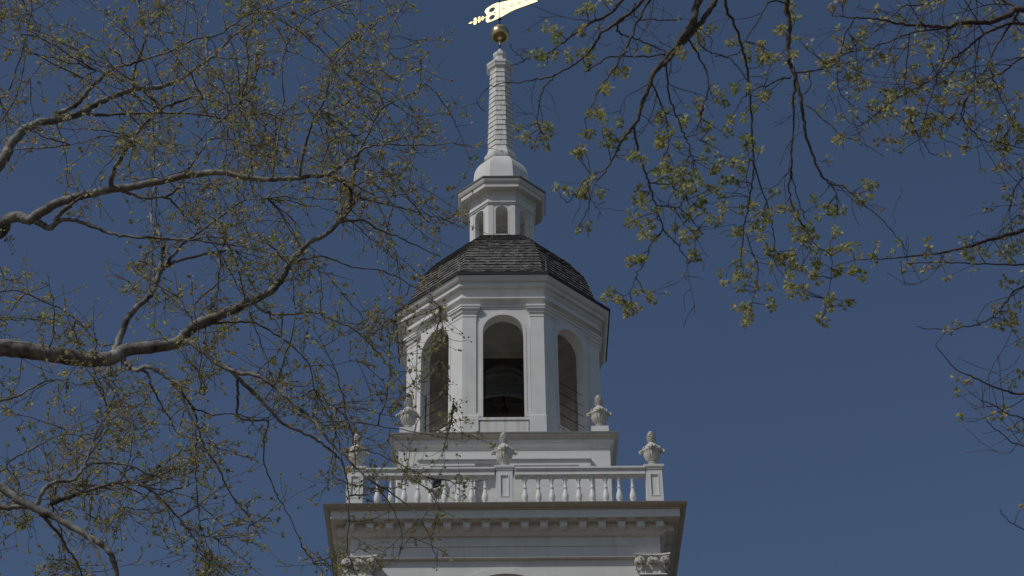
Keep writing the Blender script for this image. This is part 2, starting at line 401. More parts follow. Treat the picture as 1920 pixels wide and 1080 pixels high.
bal_me = b.mesh('baluster', M_paint, smooth=False)
for p_ in bal_me.polygons[12:]: p_.use_smooth = True
for k in range(4):
    for i in range(9):
        for s in (-1, 1):
            x, y, _ = rotz((s*(0.545+0.368*i), -4.185, 0), k*PI/2)
            link('baluster', bal_me, bal, (x, y, 0), k*PI/2)
b = MB(); ph = .225
ring(b, [(ph, 29.72), (ph+.03, 29.72), (ph+.03, 29.95), (ph, 29.98)], 4)
ring(b, [(ph-.03, 29.9), (ph-.03, 31.0)], 4)
for k in range(4):       # sunk panel made by four stiles standing out round it
    r_ = k*PI/2
    for (x0, x1, z0, z1) in ((-ph+.047, -.125, 29.98, 31.0), (.125, ph, 29.98, 31.0), (-.125, .125, 29.98, 30.16), (-.125, .125, 30.86, 31.0)):
        b.box(x0, x1, -ph, -ph+.045, z0, z1, r_)
    for (x0, x1, z0, z1) in ((-.125, -.10, 30.16, 30.86), (.10, .125, 30.16, 30.86), (-.10, .10, 30.16, 30.185), (-.10, .10, 30.835, 30.86)):
        b.box(x0, x1, -ph-.012, -ph+.03, z0, z1, r_)
ring(b, [(ph, 31.0), (ph+.025, 31.01), (ph+.03, 31.04), (ph+.055, 31.07), (ph+.06, 31.13), (ph+.02, 31.16), (0, 31.165)], 4)
post_me = b.mesh('post', M_paint)
for (x, y) in ((-4.10, -4.09), (-.015, -4.09), (4.09, -4.09), (4.09, 0), (4.09, 4.09), (0, 4.09), (-4.10, 4.09), (-4.10, 0)):
    link('post', post_me, bal, (x, y, 0))

# attic box between balustrade and belfry
b = MB()
ring(b, [(2.74, 29.7), (2.74, 32.5)], 4)
for k in range(1, 4): b.box(-3.0+.001*k, 3.0-.001*k, -3.0, -2.73, 29.7, 32.56, k*PI/2)
hx0, hx1, hz0, hz1 = -.83, .14, 30.45, 32.02                        # small hatch left open in the front
b.box(-2.999, hx0, -3.0, -2.73, 29.7, 32.56); b.box(hx1, 2.999, -3.0, -2.73, 29.7, 32.56)
b.box(hx0, hx1, -3.0, -2.73, hz1, 32.56); b.box(hx0, hx1, -3.0, -2.73, 29.7, hz0)
attic = b.obj('attic_stage', M_plank, tower)
b = MB()
ring(b, [(3.001, 32.50), (3.02, 32.50), (3.03, 32.56), (3.06, 32.60), (3.10, 32.62), (3.10, 32.66), (3.13, 32.67), (3.13, 32.74)], 4)
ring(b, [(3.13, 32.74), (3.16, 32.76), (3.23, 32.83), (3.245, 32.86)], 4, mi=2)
ring(b, [(3.245, 32.86), (3.255, 32.89), (3.255, 32.935), (3.0, 32.97), (0, 32.98)], 4, mi=1)
b.obj('attic_cornice', [M_paint, M_edge, M_crown_shade], attic)
b = MB()
for k in range(4):
    r_ = k*PI/2
    if k == 0:
        b.box(-2.43, hx0, -3.09, -3.0, 31.92, 32.09, r_); b.box(hx1, 2.43, -3.09, -3.0, 31.92, 32.09, r_); b.box(hx0, hx1, -3.09, -3.0, 32.0, 32.09, r_)
    else: b.box(-2.43, 2.43, -3.09, -3.0, 31.92, 32.09, r_)
    b.box(-2.46, 2.46, -3.155, -3.0, 32.09, 32.14, r_)
    b.box(-2.43, -2.10, -3.09, -3.0, 29.8, 31.92, r_); b.box(2.10, 2.43, -3.09, -3.0, 29.8, 31.92, r_)
b.obj('panel_frame', M_paint, attic)
b = MB(); N = 28
prof = [(.225, 2.99), (.225, 3.10), (.245, 3.135), (.285, 3.135), (.305, 3.10), (.305, 2.99)]
vs = [(-1.985 + r*math.cos(2*PI*i/N), -y, 31.40 + r*math.sin(2*PI*i/N)) for r, y in prof for i in range(N)]
fs = [(j*N+i, (j+1)*N+i, (j+1)*N+(i+1) % N, j*N+(i+1) % N) for j in range(len(prof)-1) for i in range(N)]
b.add(vs, fs); port = b.obj('round_port', M_paint, attic)
b = MB(); b.add([(-1.985 + .23*math.cos(2*PI*i/N), -3.005, 31.40 + .23*math.sin(2*PI*i/N)) for i in range(N)], [tuple(range(N))])
b.obj('glass', M_glass, port)

# octagonal belfry
AW, TH = 2.865, 0.34
OX, OB, OS = 0.60, 33.64, 36.705
b = MB()
for k in range(8): arch_wall(b, k*PI/4, AW, TH, AW*T8, (AW-TH)*T8, 32.97, 38.1, OX, OB, OS, 18)
belfry = b.obj('belfry_wall', M_plank, tower)
b = MB()
ring(b, [(AW-TH-.004, 33.62), (0, 33.60)], 8)
b.obj('belfry_floor', M_inner, belfry)
b = MB()
ring(b, [(AW-TH-.003, 37.95), (AW-TH-.003, 39.30), (2.30, 39.34), (2.28, 39.58), (2.16, 39.62), (2.12, 39.70), (0, 39.72)], 8)
b.obj('belfry_ceiling', M_inner, belfry)
b = MB()
for k in range(8): arch_band(b, k*PI/4, AW, AW+.032, OX+.004, OX+.075, OB, OS, 20); arch_band(b, k*PI/4, AW, AW+.018, OX+.075, OX+.185, OB, OS, 20)
for k in range(8):
    for s in (-1, 1):
        xx = sorted((s*(OX+.002), s*(OX+.20)))
        b.box(xx[0], xx[1], -AW-.05, -AW, 33.68, 33.80, k*PI/4)
b.obj('arch_surround', M_paint, belfry)
for k in range(8):
    s_ = MB(); s_.box(-.70, .70, -AW-.045, -AW, 33.0, 33.55); s_.box(-.74, .74, -AW-.075, -AW+.1, 33.55, 33.634)
    s_.obj('sill_panel', M_sill, belfry, rz=k*PI/4)
# pilasters folded round each corner of the octagon
def corner_pil(prof, inner):
    """prof (apothem, z); each face strip runs from x=inner to the corner"""
    mb = MB()
    for side in (0, 1):
        vs = []
        for a, z, xi in prof:
            p0 = (xi, -a, z); p1 = (a*T8, -a, z); q0 = (xi, -AW+.002, z); q1 = (a*T8, -AW+.02, z)
            pts = [p0, p1, q0, q1]
            if side: pts = [rotz((-p[0], p[1], p[2]), PI/4) for p in pts]
            vs += pts
        fs = []
        for i in range(len(prof)-1):
            o = 4*i
            f1 = [(o, o+1, o+5, o+4), (o+2, o, o+4, o+6)]
            fs += f1 if not side else [tuple(reversed(f)) for f in f1]
        last = 4*(len(prof)-1); fs += [(0, 2, 3, 1), (last, last+1, last+3, last+2)]
        mb.add(vs, fs)
    return mb
pp = [(2.945, 32.975, .735), (2.945, 33.69, .735), (2.93, 33.72, .75), (2.92, 33.73, .80), (2.92, 37.20, .80), (2.935, 37.22, .785), (2.935, 37.26, .785), (2.92, 37.265, .80), (2.92, 37.33, .80), (2.96, 37.36, .765), (2.975, 37.42, .745),
      (3.02, 37.47, .70), (3.02, 37.53, .70), (3.04, 37.535, .68), (3.04, 37.60, .68)]
pil_me = corner_pil(pp, .80).mesh('belfry_pilaster', M_paint)
for k in range(8): link('belfry_pilaster', pil_me, belfry, rz=k*PI/4)
# safety bars across each opening
b = MB()
for z in (33.83, 34.19, 34.56, 34.93, 35.30):
    tube(b, [Vector((-OX-.02, -AW+.12, z)), Vector((OX+.02, -AW+.12, z))], .009, 6)
tube(b, [Vector((-OX+.06, -AW+.14, OB)), Vector((-OX+.06, -AW+.14, 35.32))], .018, 6)
bars_me = b.mesh('safety_bars', M_iron)
for k in range(8): link('safety_bars', bars_me, belfry, rz=k*PI/4)
for k in (3, 4, 5):                                        # boarded openings at the back
    b = MB(); b.box(-OX-.1, OX+.1, -AW+TH+.003, -AW+TH+.05, 33.63, 37.45)
    b.obj('shutter', M_inner, belfry, rz=k*PI/4)
# belfry entablature
b = MB()
ring(b, [(2.87, 37.602), (2.885, 37.61), (2.885, 37.70), (2.915, 37.705), (2.915, 37.745), (2.95, 37.77), (2.985, 37.79), (3.04, 37.80), (3.05, 37.805), (3.05, 37.845), (2.955, 37.86), (2.955, 38.06), (2.985, 38.09), (3.02, 38.13), (3.04, 38.20), (3.10, 38.21),
         (3.125, 38.21), (3.13, 38.335), (3.16, 38.345), (3.20, 38.37), (3.235, 38.42), (3.255, 38.46), (3.275, 38.50), (3.275, 38.52)], 8)
ring(b, [(3.275, 38.52), (3.31, 38.515), (3.325, 38.59), (3.27, 38.62), (2.84, 38.75)], 8, mi=1)
b.obj('belfry_cornice', [M_paint, M_lead], tower)

# shingles laid course by course over an octagonal profile
def shingles(mb, prof, expo, wide, thick, lo, hi):
    seg = [(Vector(prof[i]), Vector(prof[i+1])) for i in range(len(prof)-1)]
    ln = [(q-p).length for p, q in seg]; tot = sum(ln)
    def at(s):
        s = max(0, min(tot-1e-6, s))
        for (p, q), l in zip(seg, ln):
            if s <= l: return p + (q-p)*(s/l), (q-p)/l
            s -= l
        return seg[-1][1], (seg[-1][1]-seg[-1][0]).normalized()
    n_c = max(1, int(tot/expo)); e = tot/n_c
    for j in range(n_c):
        s0 = j*e; s1 = min(tot, s0+e*1.25)
        p0, t0 = at(s0); p1, t1 = at(s1)
        nrm = Vector((t0.y, -t0.x)); nrm1 = Vector((t1.y, -t1.x))
        for k in range(8):
            w0 = p0.x*T8; x = -w0 - rnd.uniform(0, wide)
            while x < w0:
                wd = wide*rnd.uniform(.65, 1.35); xa, xb = max(x, -w0), min(x+wd-.006, w0); x += wd
                if xb-xa < .012: continue
                th = thick*rnd.uniform(.75, 1.3); dz = rnd.uniform(-.04, .04)*e
                o = p0 + t0*(-dz) + nrm*th; i0 = p0 - t0*dz - nrm*.004; u = p1 + nrm1*(.003)
                w1 = p1.x*T8 + .003; wo = o.x*T8
                ca, cb = max(xa*(wo/w0 if abs(xa) >= w0-.001 else 1), -wo), min(xb*(wo/w0 if abs(xb) >= w0-.001 else 1), wo)
                ua, ub = max(min(xa, w1), -w1), max(min(xb, w1), -w1)
                vs = [(ca, -o.x, o.y), (cb, -o.x, o.y), (ub, -u.x, u.y), (ua, -u.x, u.y), (xa, -i0.x, i0.y), (xb, -i0.x, i0.y)]
                s = rnd.uniform(lo, hi); tn = (s*rnd.uniform(.97, 1.03), s, s*rnd.uniform(.95, 1.03))
                fs = [(0, 1, 2, 3), (4, 5, 1, 0), (4, 0, 3), (5, 2, 1)]
                mb.add([rotz(v, k*PI/4) for v in vs], fs, tn)
roof_prof = [(3.265, 38.60), (3.02, 38.78), (2.86, 39.02), (2.78, 39.29), (2.70, 39.58), (2.56, 40.02), (2.34, 40.38), (2.06, 40.78), (1.72, 41.17), (1.36, 41.50), (1.165, 41.66), (1.08, 41.70)]
b = MB(); shingles(b, roof_prof, .135, .14, .036, .62, 1.42)
roof = b.obj('belfry_roof', M_shing, tower)
b = MB(); ring(b, [(a-.012, z-.006) for a, z in roof_prof], 8); b.obj('roof_deck', M_lead, roof)
b = MB(); tube(b, [Vector((0, 0, 0)), Vector((0, 0, .48))], [.012, .007], 6); lathe(b, [(0, 0), (.03, 0), (.03, .03), (0, .03)], 8)
rod_me = b.mesh('lightning_rod', M_steel)
for k in range(8):
    t = -PI/2 + PI/8 + k*PI/4; q = 3.16/math.cos(PI/8)
    link('lightning_rod', rod_me, roof, (q*math.cos(t), q*math.sin(t), 38.64))

# lantern
LW = 1.012
b = MB()
for k in range(8): arch_wall(b, k*PI/4, LW, .16, LW*T8, (LW-.16)*T8, 41.55, 43.60, .195, 41.86, 42.815, 12)
lan = b.obj('lantern', M_paint, tower)
b = MB()
ring(b, [(1.02, 41.55), (1.085, 41.55), (1.085, 41.73), (1.06, 41.77), (1.04, 41.79), (LW, 41.80)], 8)
for k in range(8):
    for s in (-1, 1):
        xx = sorted((s*.265, s*(1.036*T8))); b.box(xx[0], xx[1], -1.032, -1.01, 41.80, 43.02, k*PI/4)
    arch_band(b, k*PI/4, LW, LW+.013, .197, .235, 41.86, 42.815, 12)
b.obj('lantern_trim', M_paint, lan)
b = MB(); ring(b, [(LW-.165, 41.83), (0, 41.84)], 8); b.obj('lantern_floor', M_inner, lan)
b = MB(); ring(b, [(LW-.165, 43.45), (0, 43.47)], 8); b.obj('lantern_ceiling', M_inner, lan)
b = MB()
ring(b, [(1.015, 43.03), (1.05, 43.06), (1.06, 43.09), (1.09, 43.12), (1.09, 43.16), (1.045, 43.18), (1.045, 43.42), (1.07, 43.44), (1.10, 43.50), (1.12, 43.53), (1.12, 43.55), (1.28, 43.57), (1.315, 43.57), (1.325, 43.70), (1.36, 43.72),
         (1.39, 43.77), (1.42, 43.84)], 8)
ring(b, [(1.42, 43.84), (1.445, 43.88), (1.453, 43.915), (1.35, 43.96), (.93, 44.10)], 8, mi=1)
b.obj('lantern_cornice', [M_paint, M_edge], tower)
b = MB()
ring(b, [(.95, 44.05), (.925, 44.40), (.91, 44.65), (.885, 44.90), (.845, 45.06), (.78, 45.21), (.69, 45.36), (.58, 45.49), (.50, 45.55), (.49, 45.60)], 8)
ring(b, [(.49, 45.60), (.535, 45.62), (.55, 45.68), (.555, 45.75), (.53, 45.77), (.49, 45.83), (.455, 45.93), (.43, 46.05), (.418, 46.15)], 8)
b.obj('lantern_dome', M_paint, tower)
# spire
b = MB(); sp_prof = [(.412, 46.13), (.40, 46.9), (.365, 48.3), (.328, 49.72)]
shingles(b, sp_prof, .212, .13, .032, .88, 1.03)
spire = b.obj('spire', M_shing_w, tower)
b = MB(); ring(b, [(a-.01, z) for a, z in sp_prof], 8)
ring(b, [(.33, 49.60), (.345, 49.64), (.36, 49.70), (.40, 49.75), (.42, 49.78), (.43, 49.84), (.46, 49.90), (.465, 49.96), (.455, 50.0), (.26, 50.10), (.20, 50.14), (.195, 50.40), (.215, 50.43), (.235, 50.47), (.24, 50.56), (.22, 50.60), (.12, 50.67), (.07, 50.78), (.05, 50.86), (0, 50.88)], 8)
b.obj('spire_cap', M_paint, spire)

# bell hanging in the belfry
bell = empty('bell', (0, 0, 35.64), 'large dark bronze bell hanging inside the octagonal belfry', 'bell')
b = MB()
lathe(b, [(1.00, .02), (1.06, 0), (1.075, .05), (1.03, .16), (.93, .34), (.84, .56), (.775, .80), (.735, 1.0), (.75, 1.02), (.75, 1.06), (.725, 1.08), (.70, 1.24), (.715, 1.26), (.715, 1.29), (.68, 1.31), (.62, 1.43), (.48, 1.52), (.25, 1.56), (0, 1.57)], 48)
lathe(b, [(1.00, .02), (.92, .2), (.8, .55), (.70, .95), (.6, 1.35), (0, 1.42)], 48)
b.obj('bell_body', M_bell, bell, smooth=True)
b = MB(); b.box(-1.22, 1.22, -.16, .16, 1.66, 1.98); b.box(-.34, .34, -.13, .13, 1.56, 1.66)
b.obj('yoke', M_timber, bell)
for s in (-1, 1):                                                          # iron post carrying each end of the yoke
    b = MB(); b.box(s*1.30-.075, s*1.30+.075, -.10, .10, 33.615-35.64, 2.0); b.box(s*1.30-.07, s*1.30+.07, -.55, -.102, -2.02, -1.85); b.box(s*1.30-.07, s*1.30+.07, .102, .55, -2.02, -1.85)
    b.obj('bell_post', M_timber, bell)
b = MB(); tube(b, [Vector((0, 0, 1.45)), Vector((.03, 0, .25))], .035, 8); lathe(b, [(0, .02), (.09, .06), (.12, .15), (.08, .26), (0, .3)], 12, None, .03, 0)
b.obj('clapper', M_iron, bell)

# ---------------------------------------------------------------- weather vane
vane = empty('weather_vane', (0, 0, 50.86), 'gilded banner weather vane on a ball above the spire tip', 'weather vane')
VA = R(-28)
def vplate(mb, outline, holes, y0, y1):
    bm = bmesh.new()
    loops = []
    for lp in [outline] + holes:
        vs = [bm.verts.new((p[0], y0, p[1])) for p in lp]
        for i in range(len(vs)): bm.edges.new((vs[i], vs[(i+1) % len(vs)]))
    bmesh.ops.triangle_fill(bm, use_beauty=True, use_dissolve=False, edges=bm.edges[:])
    r = bmesh.ops.extrude_face_region(bm, geom=bm.faces[:])
    for v in [q for q in r['geom'] if isinstance(q, bmesh.types.BMVert)]: v.co.y = y1
    bmesh.ops.recalc_face_normals(bm, faces=bm.faces[:])
    bm.verts.index_update()
    mb.add([v.co.copy() for v in bm.verts], [tuple(v.index for v in f.verts) for f in bm.faces]); bm.free()
def circ(x, z, rx, rz, n=16): return [(x+rx*math.cos(2*PI*i/n), z+rz*math.sin(2*PI*i/n)) for i in range(n)]
Z0 = 50.86
out_ = [(-.06, 52.39), (.10, 52.41), (.24, 52.448), (.45, 52.49), (.66, 52.515), (.91, 52.51), (1.2, 52.50), (1.52, 52.495), (1.50, 52.56), (1.36, 52.66), (1.26, 52.76), (1.36, 52.87), (1.52, 52.96), (1.55, 53.03),
        (1.2, 53.03), (.9, 53.03), (.66, 53.03), (.35, 53.08), (.0, 53.14), (-.09, 53.18), (-.3, 53.17), (-.53, 53.09), (-.59, 52.98), (-.58, 52.90), (-.525, 52.83), (-.515, 52.76), (-.515, 52.68), (-.545, 52.60), (-.555, 52.50), (-.50, 52.39), (-.36, 52.365), (-.12, 52.385)]
holes = [circ(-.30, 52.93, .125, .115), circ(-.30, 52.555, .125, .115)]
for x in (.10, .42, .73, 1.03):
    holes.append([(x, 52.755), (x+.05, 52.81), (x+.06, 52.775), (x+.20, 52.77), (x+.20, 52.745), (x+.06, 52.735), (x+.05, 52.70)])
holes.append([(-.26, 52.735), (-.17, 52.71), (-.12, 52.745), (-.17, 52.78)])
b = MB()
vplate(b, [(x, z-Z0) for x, z in out_], [[(x, z-Z0) for x, z in h] for h in holes], -.012, .012)
b.obj('banner', M_gold, vane, rz=VA)
b = MB()
b.box(-1.20, -.51, -.012, .012, 52.66-Z0, 52.70-Z0)
for x, z, r in ((-.815, 52.765, .062), (-.815, 52.595, .062), (-.98, 52.775, .075), (-.985, 52.585, .08), (-.68, 52.74, .045), (-.68, 52.62, .045)):
    vplate(b, [(p[0], p[1]-Z0) for p in circ(x, z, r*.85, r, 14)], [], -.018, .018)
vplate(b, [(x, z-Z0) for x, z in ((-1.26, 52.68), (-1.15, 52.73), (-1.08, 52.69), (-1.08, 52.67), (-1.15, 52.63))], [], -.02, .02)
b.obj('pointer', M_gold, vane, rz=VA)
b = MB(); tube(b, [Vector((0, 0, 0)), Vector((0, 0, 3.3))], [.022, .016], 8)
lathe(b, [(0, 1.44), (.05, 1.45), (.055, 1.50), (.02, 1.53)], 10); lathe(b, [(.02, 3.1), (.05, 3.16), (.03, 3.24), (0, 3.42)], 10)
b.obj('rod', M_iron, vane)
b = MB(); n_ = 20; lathe(b, [(.342*math.sin(PI*i/n_), 51.595-Z0 - .342*math.cos(PI*i/n_)) for i in range(n_+1)], 32)
lathe(b, [(.03, .2), (.075, .36), (.06, .42)], 12); lathe(b, [(.07, 1.06), (.05, 1.10), (.025, 1.16)], 12)
b.obj('ball', M_ball, vane, smooth=True)

# ---------------------------------------------------------------- urns
H = 1.08
prof = [(0, 0), (.115, 0), (.12, .03), (.085, .05), (.07, .065), (.085, .085), (.13, .11), (.175, .16), (.205, .23), (.225, .31), (.235, .37), (.255, .385), (.262, .41), (.25, .435), (.225, .45), (.215, .475), (.19, .53), (.15, .58), (.115, .625), (.088, .66), (.085, .69)]
fin = [(.085, .69), (.098, .72), (.108, .76), (.113, .80), (.115, .84), (.113, .88), (.108, .92), (.10, .96), (.088, 1.0), (.07, 1.035), (.045, 1.062), (0, 1.08)]
def umod(t, z):
    if .09 < z < .36: return 1 + .17*abs(math.cos(8*t))**.7 - .10
    if .44 < z < .64: return 1 + .13*math.cos(4*t+PI)*math.sin((z-.44)/.2*PI) + .05*math.cos(16*t)
    return 1
b = MB(); lathe(b, prof, 64, umod)
fin2 = []
for i in range(len(fin)-1):
    for j in range(3): fin2.append(tuple(fin[i][q] + (fin[i+1][q]-fin[i][q])*j/3 for q in (0, 1)))
fin2.append(fin[-1])
lathe(b, fin2, 40, lambda t, z: 1 + .15*math.cos(z*110 + t) + .06*math.cos(5*t - z*30) if z > .69 else 1)
for k in range(4):
    a = k*PI/2; o_ = Vector((math.cos(a), math.sin(a), 0)); s_ = Vector((-math.sin(a), math.cos(a), 0)); up = Vector((0, 0, 1))
    pts = []; rad = []
    for i in range(16):
        t = i/15; an = -PI*.35 + t*PI*2.1; q = .058*(1-.55*t)
        pts.append(o_*(.285 + q*math.cos(an)) + up*(.405 + q*math.sin(an))); rad.append(.036*(1-.25*t))
    tube(b, pts, rad, 8)
    for s in (-1, 1): tube(b, [o_*.20 + s_*s*.12 + up*.52, o_*.235 + s_*s*.075 + up*.45, o_*.28 + s_*s*.03 + up*.40], [.025, .032, .03], 7)
    tube(b, [o_*.12 + up*.62, o_*.20 + up*.53, o_*.275 + up*.44], [.02, .035, .04], 7)
urn_me = b.mesh('urn', M_stone, smooth=True)
b = MB(); b.box(-.25, .25, -.25, .25, -.46, -.132); pl_me = b.mesh('plinth', M_paint)
b = MB(); lathe(b, [(0, -.13), (.17, -.13), (.17, -.08), (.12, -.05), (.10, -.02), (.12, 0), (0, 0)], 24); lowpl_me = b.mesh('foot', M_stone)
for (x, y, z, lab, rz) in ((-4.10, -4.09, 31.165, 'white flame topped urn on the left corner post of the balustrade', .1), (-.015, -4.09, 31.165, 'white flame topped urn on the middle post of the balustrade', 0.0), (4.09, -4.09, 31.165, 'white flame topped urn on the right corner post of the balustrade', -.12),
                       (-2.76, -2.72, 33.30, 'white flame topped urn beside the left foot of the belfry', 0.05), (2.755, -2.72, 33.30, 'white flame topped urn beside the right foot of the belfry', -.05)):
    hi = z > 33
    u = link('urn', urn_me, None, (x, y, z+.13), rz); tag(u, lab, 'urn', 'carved urns around the tower stages')
    link('foot', lowpl_me, u)
    if hi: link('plinth', pl_me, u)

# ================================================================ TREES
def W(px, py, d):
    """point seen at photo pixel (px, py), d metres in front of the lens"""
    return CAM + (_f + c_r*((px-960)/F_PX) + c_u*((540-py)/F_PX))*d
def PX(p):
    q = p - CAM; d = q.dot(_f); return 960 + q.dot(c_r)/d*F_PX, 540 - q.dot(c_u)/d*F_PX, d
def smooth_line(pts, sub):
    out = []
    n = len(pts)
    for i in range(n-1):
        p0, p1, p2, p3 = pts[max(i-1, 0)], pts[i], pts[i+1], pts[min(i+2, n-1)]
        for j in range(sub):
            t = j/sub
            out.append(0.5*((2*p1) + (p2-p0)*t + (2*p0-5*p1+4*p2-p3)*t*t + (3*p1-p0-3*p2+p3)*t**3))
    out.append(pts[-1].copy()); return out
def rvec(s=1.0): return Vector((rnd.gauss(0, s), rnd.gauss(0, s), rnd.gauss(0, s)))

class Tree:
    def __init__(s, keep): s.lines = []; s.keep = keep; s.tips = []; s.tw = MB(); s.lf = MB()
    def trace(s, pix, r0, r1, d0, d1, snap=14, sub=4, wob=.012):
        """limb along photo pixels; starts at the depth of the limb it leaves"""
        if snap and s.lines:
            best = None
            for ln, _, _ in s.lines:
                for p in ln:
                    x, y, d = PX(p); e = (x-pix[0][0])**2 + (y-pix[0][1])**2
                    if best is None or e < best[0]: best = (e, d)
            if best and best[0] < snap*snap: d1 = best[1] + (d1-d0); d0 = best[1]
        n = len(pix); pts = [W(x, y, d0 + (d1-d0)*i/max(1, n-1)) for i, (x, y) in enumerate(pix)]
        ln = smooth_line(pts, sub)
        for i in range(1, len(ln)-1): ln[i] = ln[i] + rvec(wob)
        k = len(ln); rad = [r0 + (r1-r0)*(i/(k-1))**.8 for i in range(k)]
        s.lines.append((ln, rad, True)); return ln, rad
    def grow(s, start, direc, length, r0, level, maxlevel, par):
        """one wandering twig with its own side twigs"""
        n = max(4, int(length/par['step'])); p = start.copy(); d = direc.normalized(); pts = [p.copy()]; st = length/n
        for i in range(n):
            d = (d + rvec(par['wander']) + Vector((0, 0, par['lift']*(1 if level else .6)))).normalized(); p = p + d*st; pts.append(p.copy())
        x, y, _ = PX(pts[-1])
        if rnd.random() > s.keep(x, y): return
        xm, ym, _ = PX(pts[len(pts)//2])
        if rnd.random() > s.keep(xm, ym)*1.6: return
        r1 = max(par['rmin'], r0*.35); k = len(pts)
        tube(s.tw, pts, [r0 + (r1-r0)*i/(k-1) for i in range(k)], 5 if r0 > .012 else 4, cap=False)
        if level >= par['leaf_level']:
            for i in range(1, k):
                if rnd.random() < par['leaf_p']: s.tips.append((pts[i], (pts[i]-pts[i-1]).normalized()))
        s.tips.append((pts[-1], d))
        if level < maxlevel:
            m_ = par['kids'][level]
            for q in range(m_):
                i = 1 + int((k-2)*(q + rnd.random())/m_); i = min(i, k-2)
                t = (pts[i+1]-pts[i]).normalized(); sd = rvec().cross(t)
                if sd.length < 1e-6: continue
                sd.normalize(); a = R(rnd.uniform(32, 68))
                s.grow(pts[i], t*math.cos(a) + sd*math.sin(a), length*rnd.uniform(.38, .68), max(par['rmin'], r0*.55), level+1, maxlevel, par)
    def sprout(s, ln, rad, per_m, lmin, lmax, maxlevel, par, start=0.0):
        for i in range(int(len(ln)*start), len(ln)-1):
            seg = (ln[i+1]-ln[i]); x = seg.length*per_m
            cnt = int(x) + (1 if rnd.random() < x-int(x) else 0)
            for _ in range(cnt):
                t = seg.normalized(); sd = rvec().cross(t)
                if sd.length < 1e-6: continue
                sd.normalize(); a = R(rnd.uniform(35, 75))
                L = rnd.uniform(lmin, lmax)*(1 - .35*i/len(ln))
                s.grow(ln[i] + seg*rnd.random(), t*math.cos(a) + sd*math.sin(a), L, min(rad[i]*.6, par['rbase']*L), 0, maxlevel, par)
        # the limb's own end carries on as a twig
    def fill(s, n, box, dlo, dhi, reach, par):
        """spread fine twigs evenly through the crown, each leaving the nearest bough"""
        nodes = [(p, (ln[min(i+1, len(ln)-1)]-ln[max(i-1, 0)]).normalized()) for ln, _, _ in s.lines for i, p in enumerate(ln)]
        from mathutils import kdtree
        for rnd_ in range(3):
            kd = kdtree.KDTree(len(nodes))
            for i, (p, _) in enumerate(nodes): kd.insert(p, i)
            kd.balance(); new = []
            for _ in range(n//3):
                x, y = rnd.uniform(box[0], box[1]), rnd.uniform(box[2], box[3])
                if rnd.random() > s.keep(x, y): continue
                c = W(x, y, rnd.uniform(dlo, dhi)); q, i, dist = kd.find(c)
                if dist > reach*2.2 or dist < .12: continue
                if dist > reach: c = q + (c-q)*(reach/dist); dist = reach
                t = nodes[i][1]; if_ = (c-q).normalized(); bend = (t*.45 + Vector((0, 0, .12)))*dist*.5
                k = max(4, int(dist/.11)); pts = []
                for j in range(k+1):
                    u = j/k; pts.append(q + (c-q)*u + bend*(u*(1-u)) + (rvec(.011) if 0 < j else Vector()))
                r0 = min(.011, .0042 + .0052*dist); r1 = par['rmin']
                tube(s.tw, pts, [r0 + (r1-r0)*j/k for j in range(k+1)], 4, cap=False)
                for j in range(1, k): new.append((pts[j], (pts[j+1]-pts[j-1]).normalized()))
                s.tips.append((pts[-1], (pts[-1]-pts[-2]).normalized()))
                for j in range(1, k+1):
                    if rnd.random() < par['leaf_p']: s.tips.append((pts[j], (pts[j]-pts[j-1]).normalized()))
                    for _s in range(rnd.choice((0, 1, 1, 2))):
                        tt = (pts[j]-pts[j-1]).normalized(); sd = rvec().cross(tt).normalized(); a = R(rnd.uniform(35, 65)); L = rnd.uniform(.10, .42)
                        d = (tt*math.cos(a) + sd*math.sin(a)); p = pts[j]; tw = [p]
                        for _k in range(3):
                            d = (d + rvec(.14) + Vector((0, 0, .05))).normalized(); p = p + d*(L/3); tw.append(p)
                            if rnd.random() < .40: s.tips.append((p, d))
                        tube(s.tw, tw, [par['rmin']*1.15, par['rmin'], par['rmin']*.9, par['rmin']*.8], 3, cap=False); s.tips.append((p, d))
            nodes += new
    def leaf(s, p, d, size, tint):
        """one folded leaf blade"""
        a = d.cross(rvec())
        if a.length < 1e-6: return
        a.normalize(); nn = d.cross(a).normalized(); wv = size*.40; f = size*.16
        s.lf.add([p, p + d*size*.45 + a*wv + nn*f, p + d*size, p + d*size*.45 - a*wv + nn*f, p + d*size*.5], [(0, 4, 1), (1, 4, 2), (2, 4, 3), (3, 4, 0)], tint)

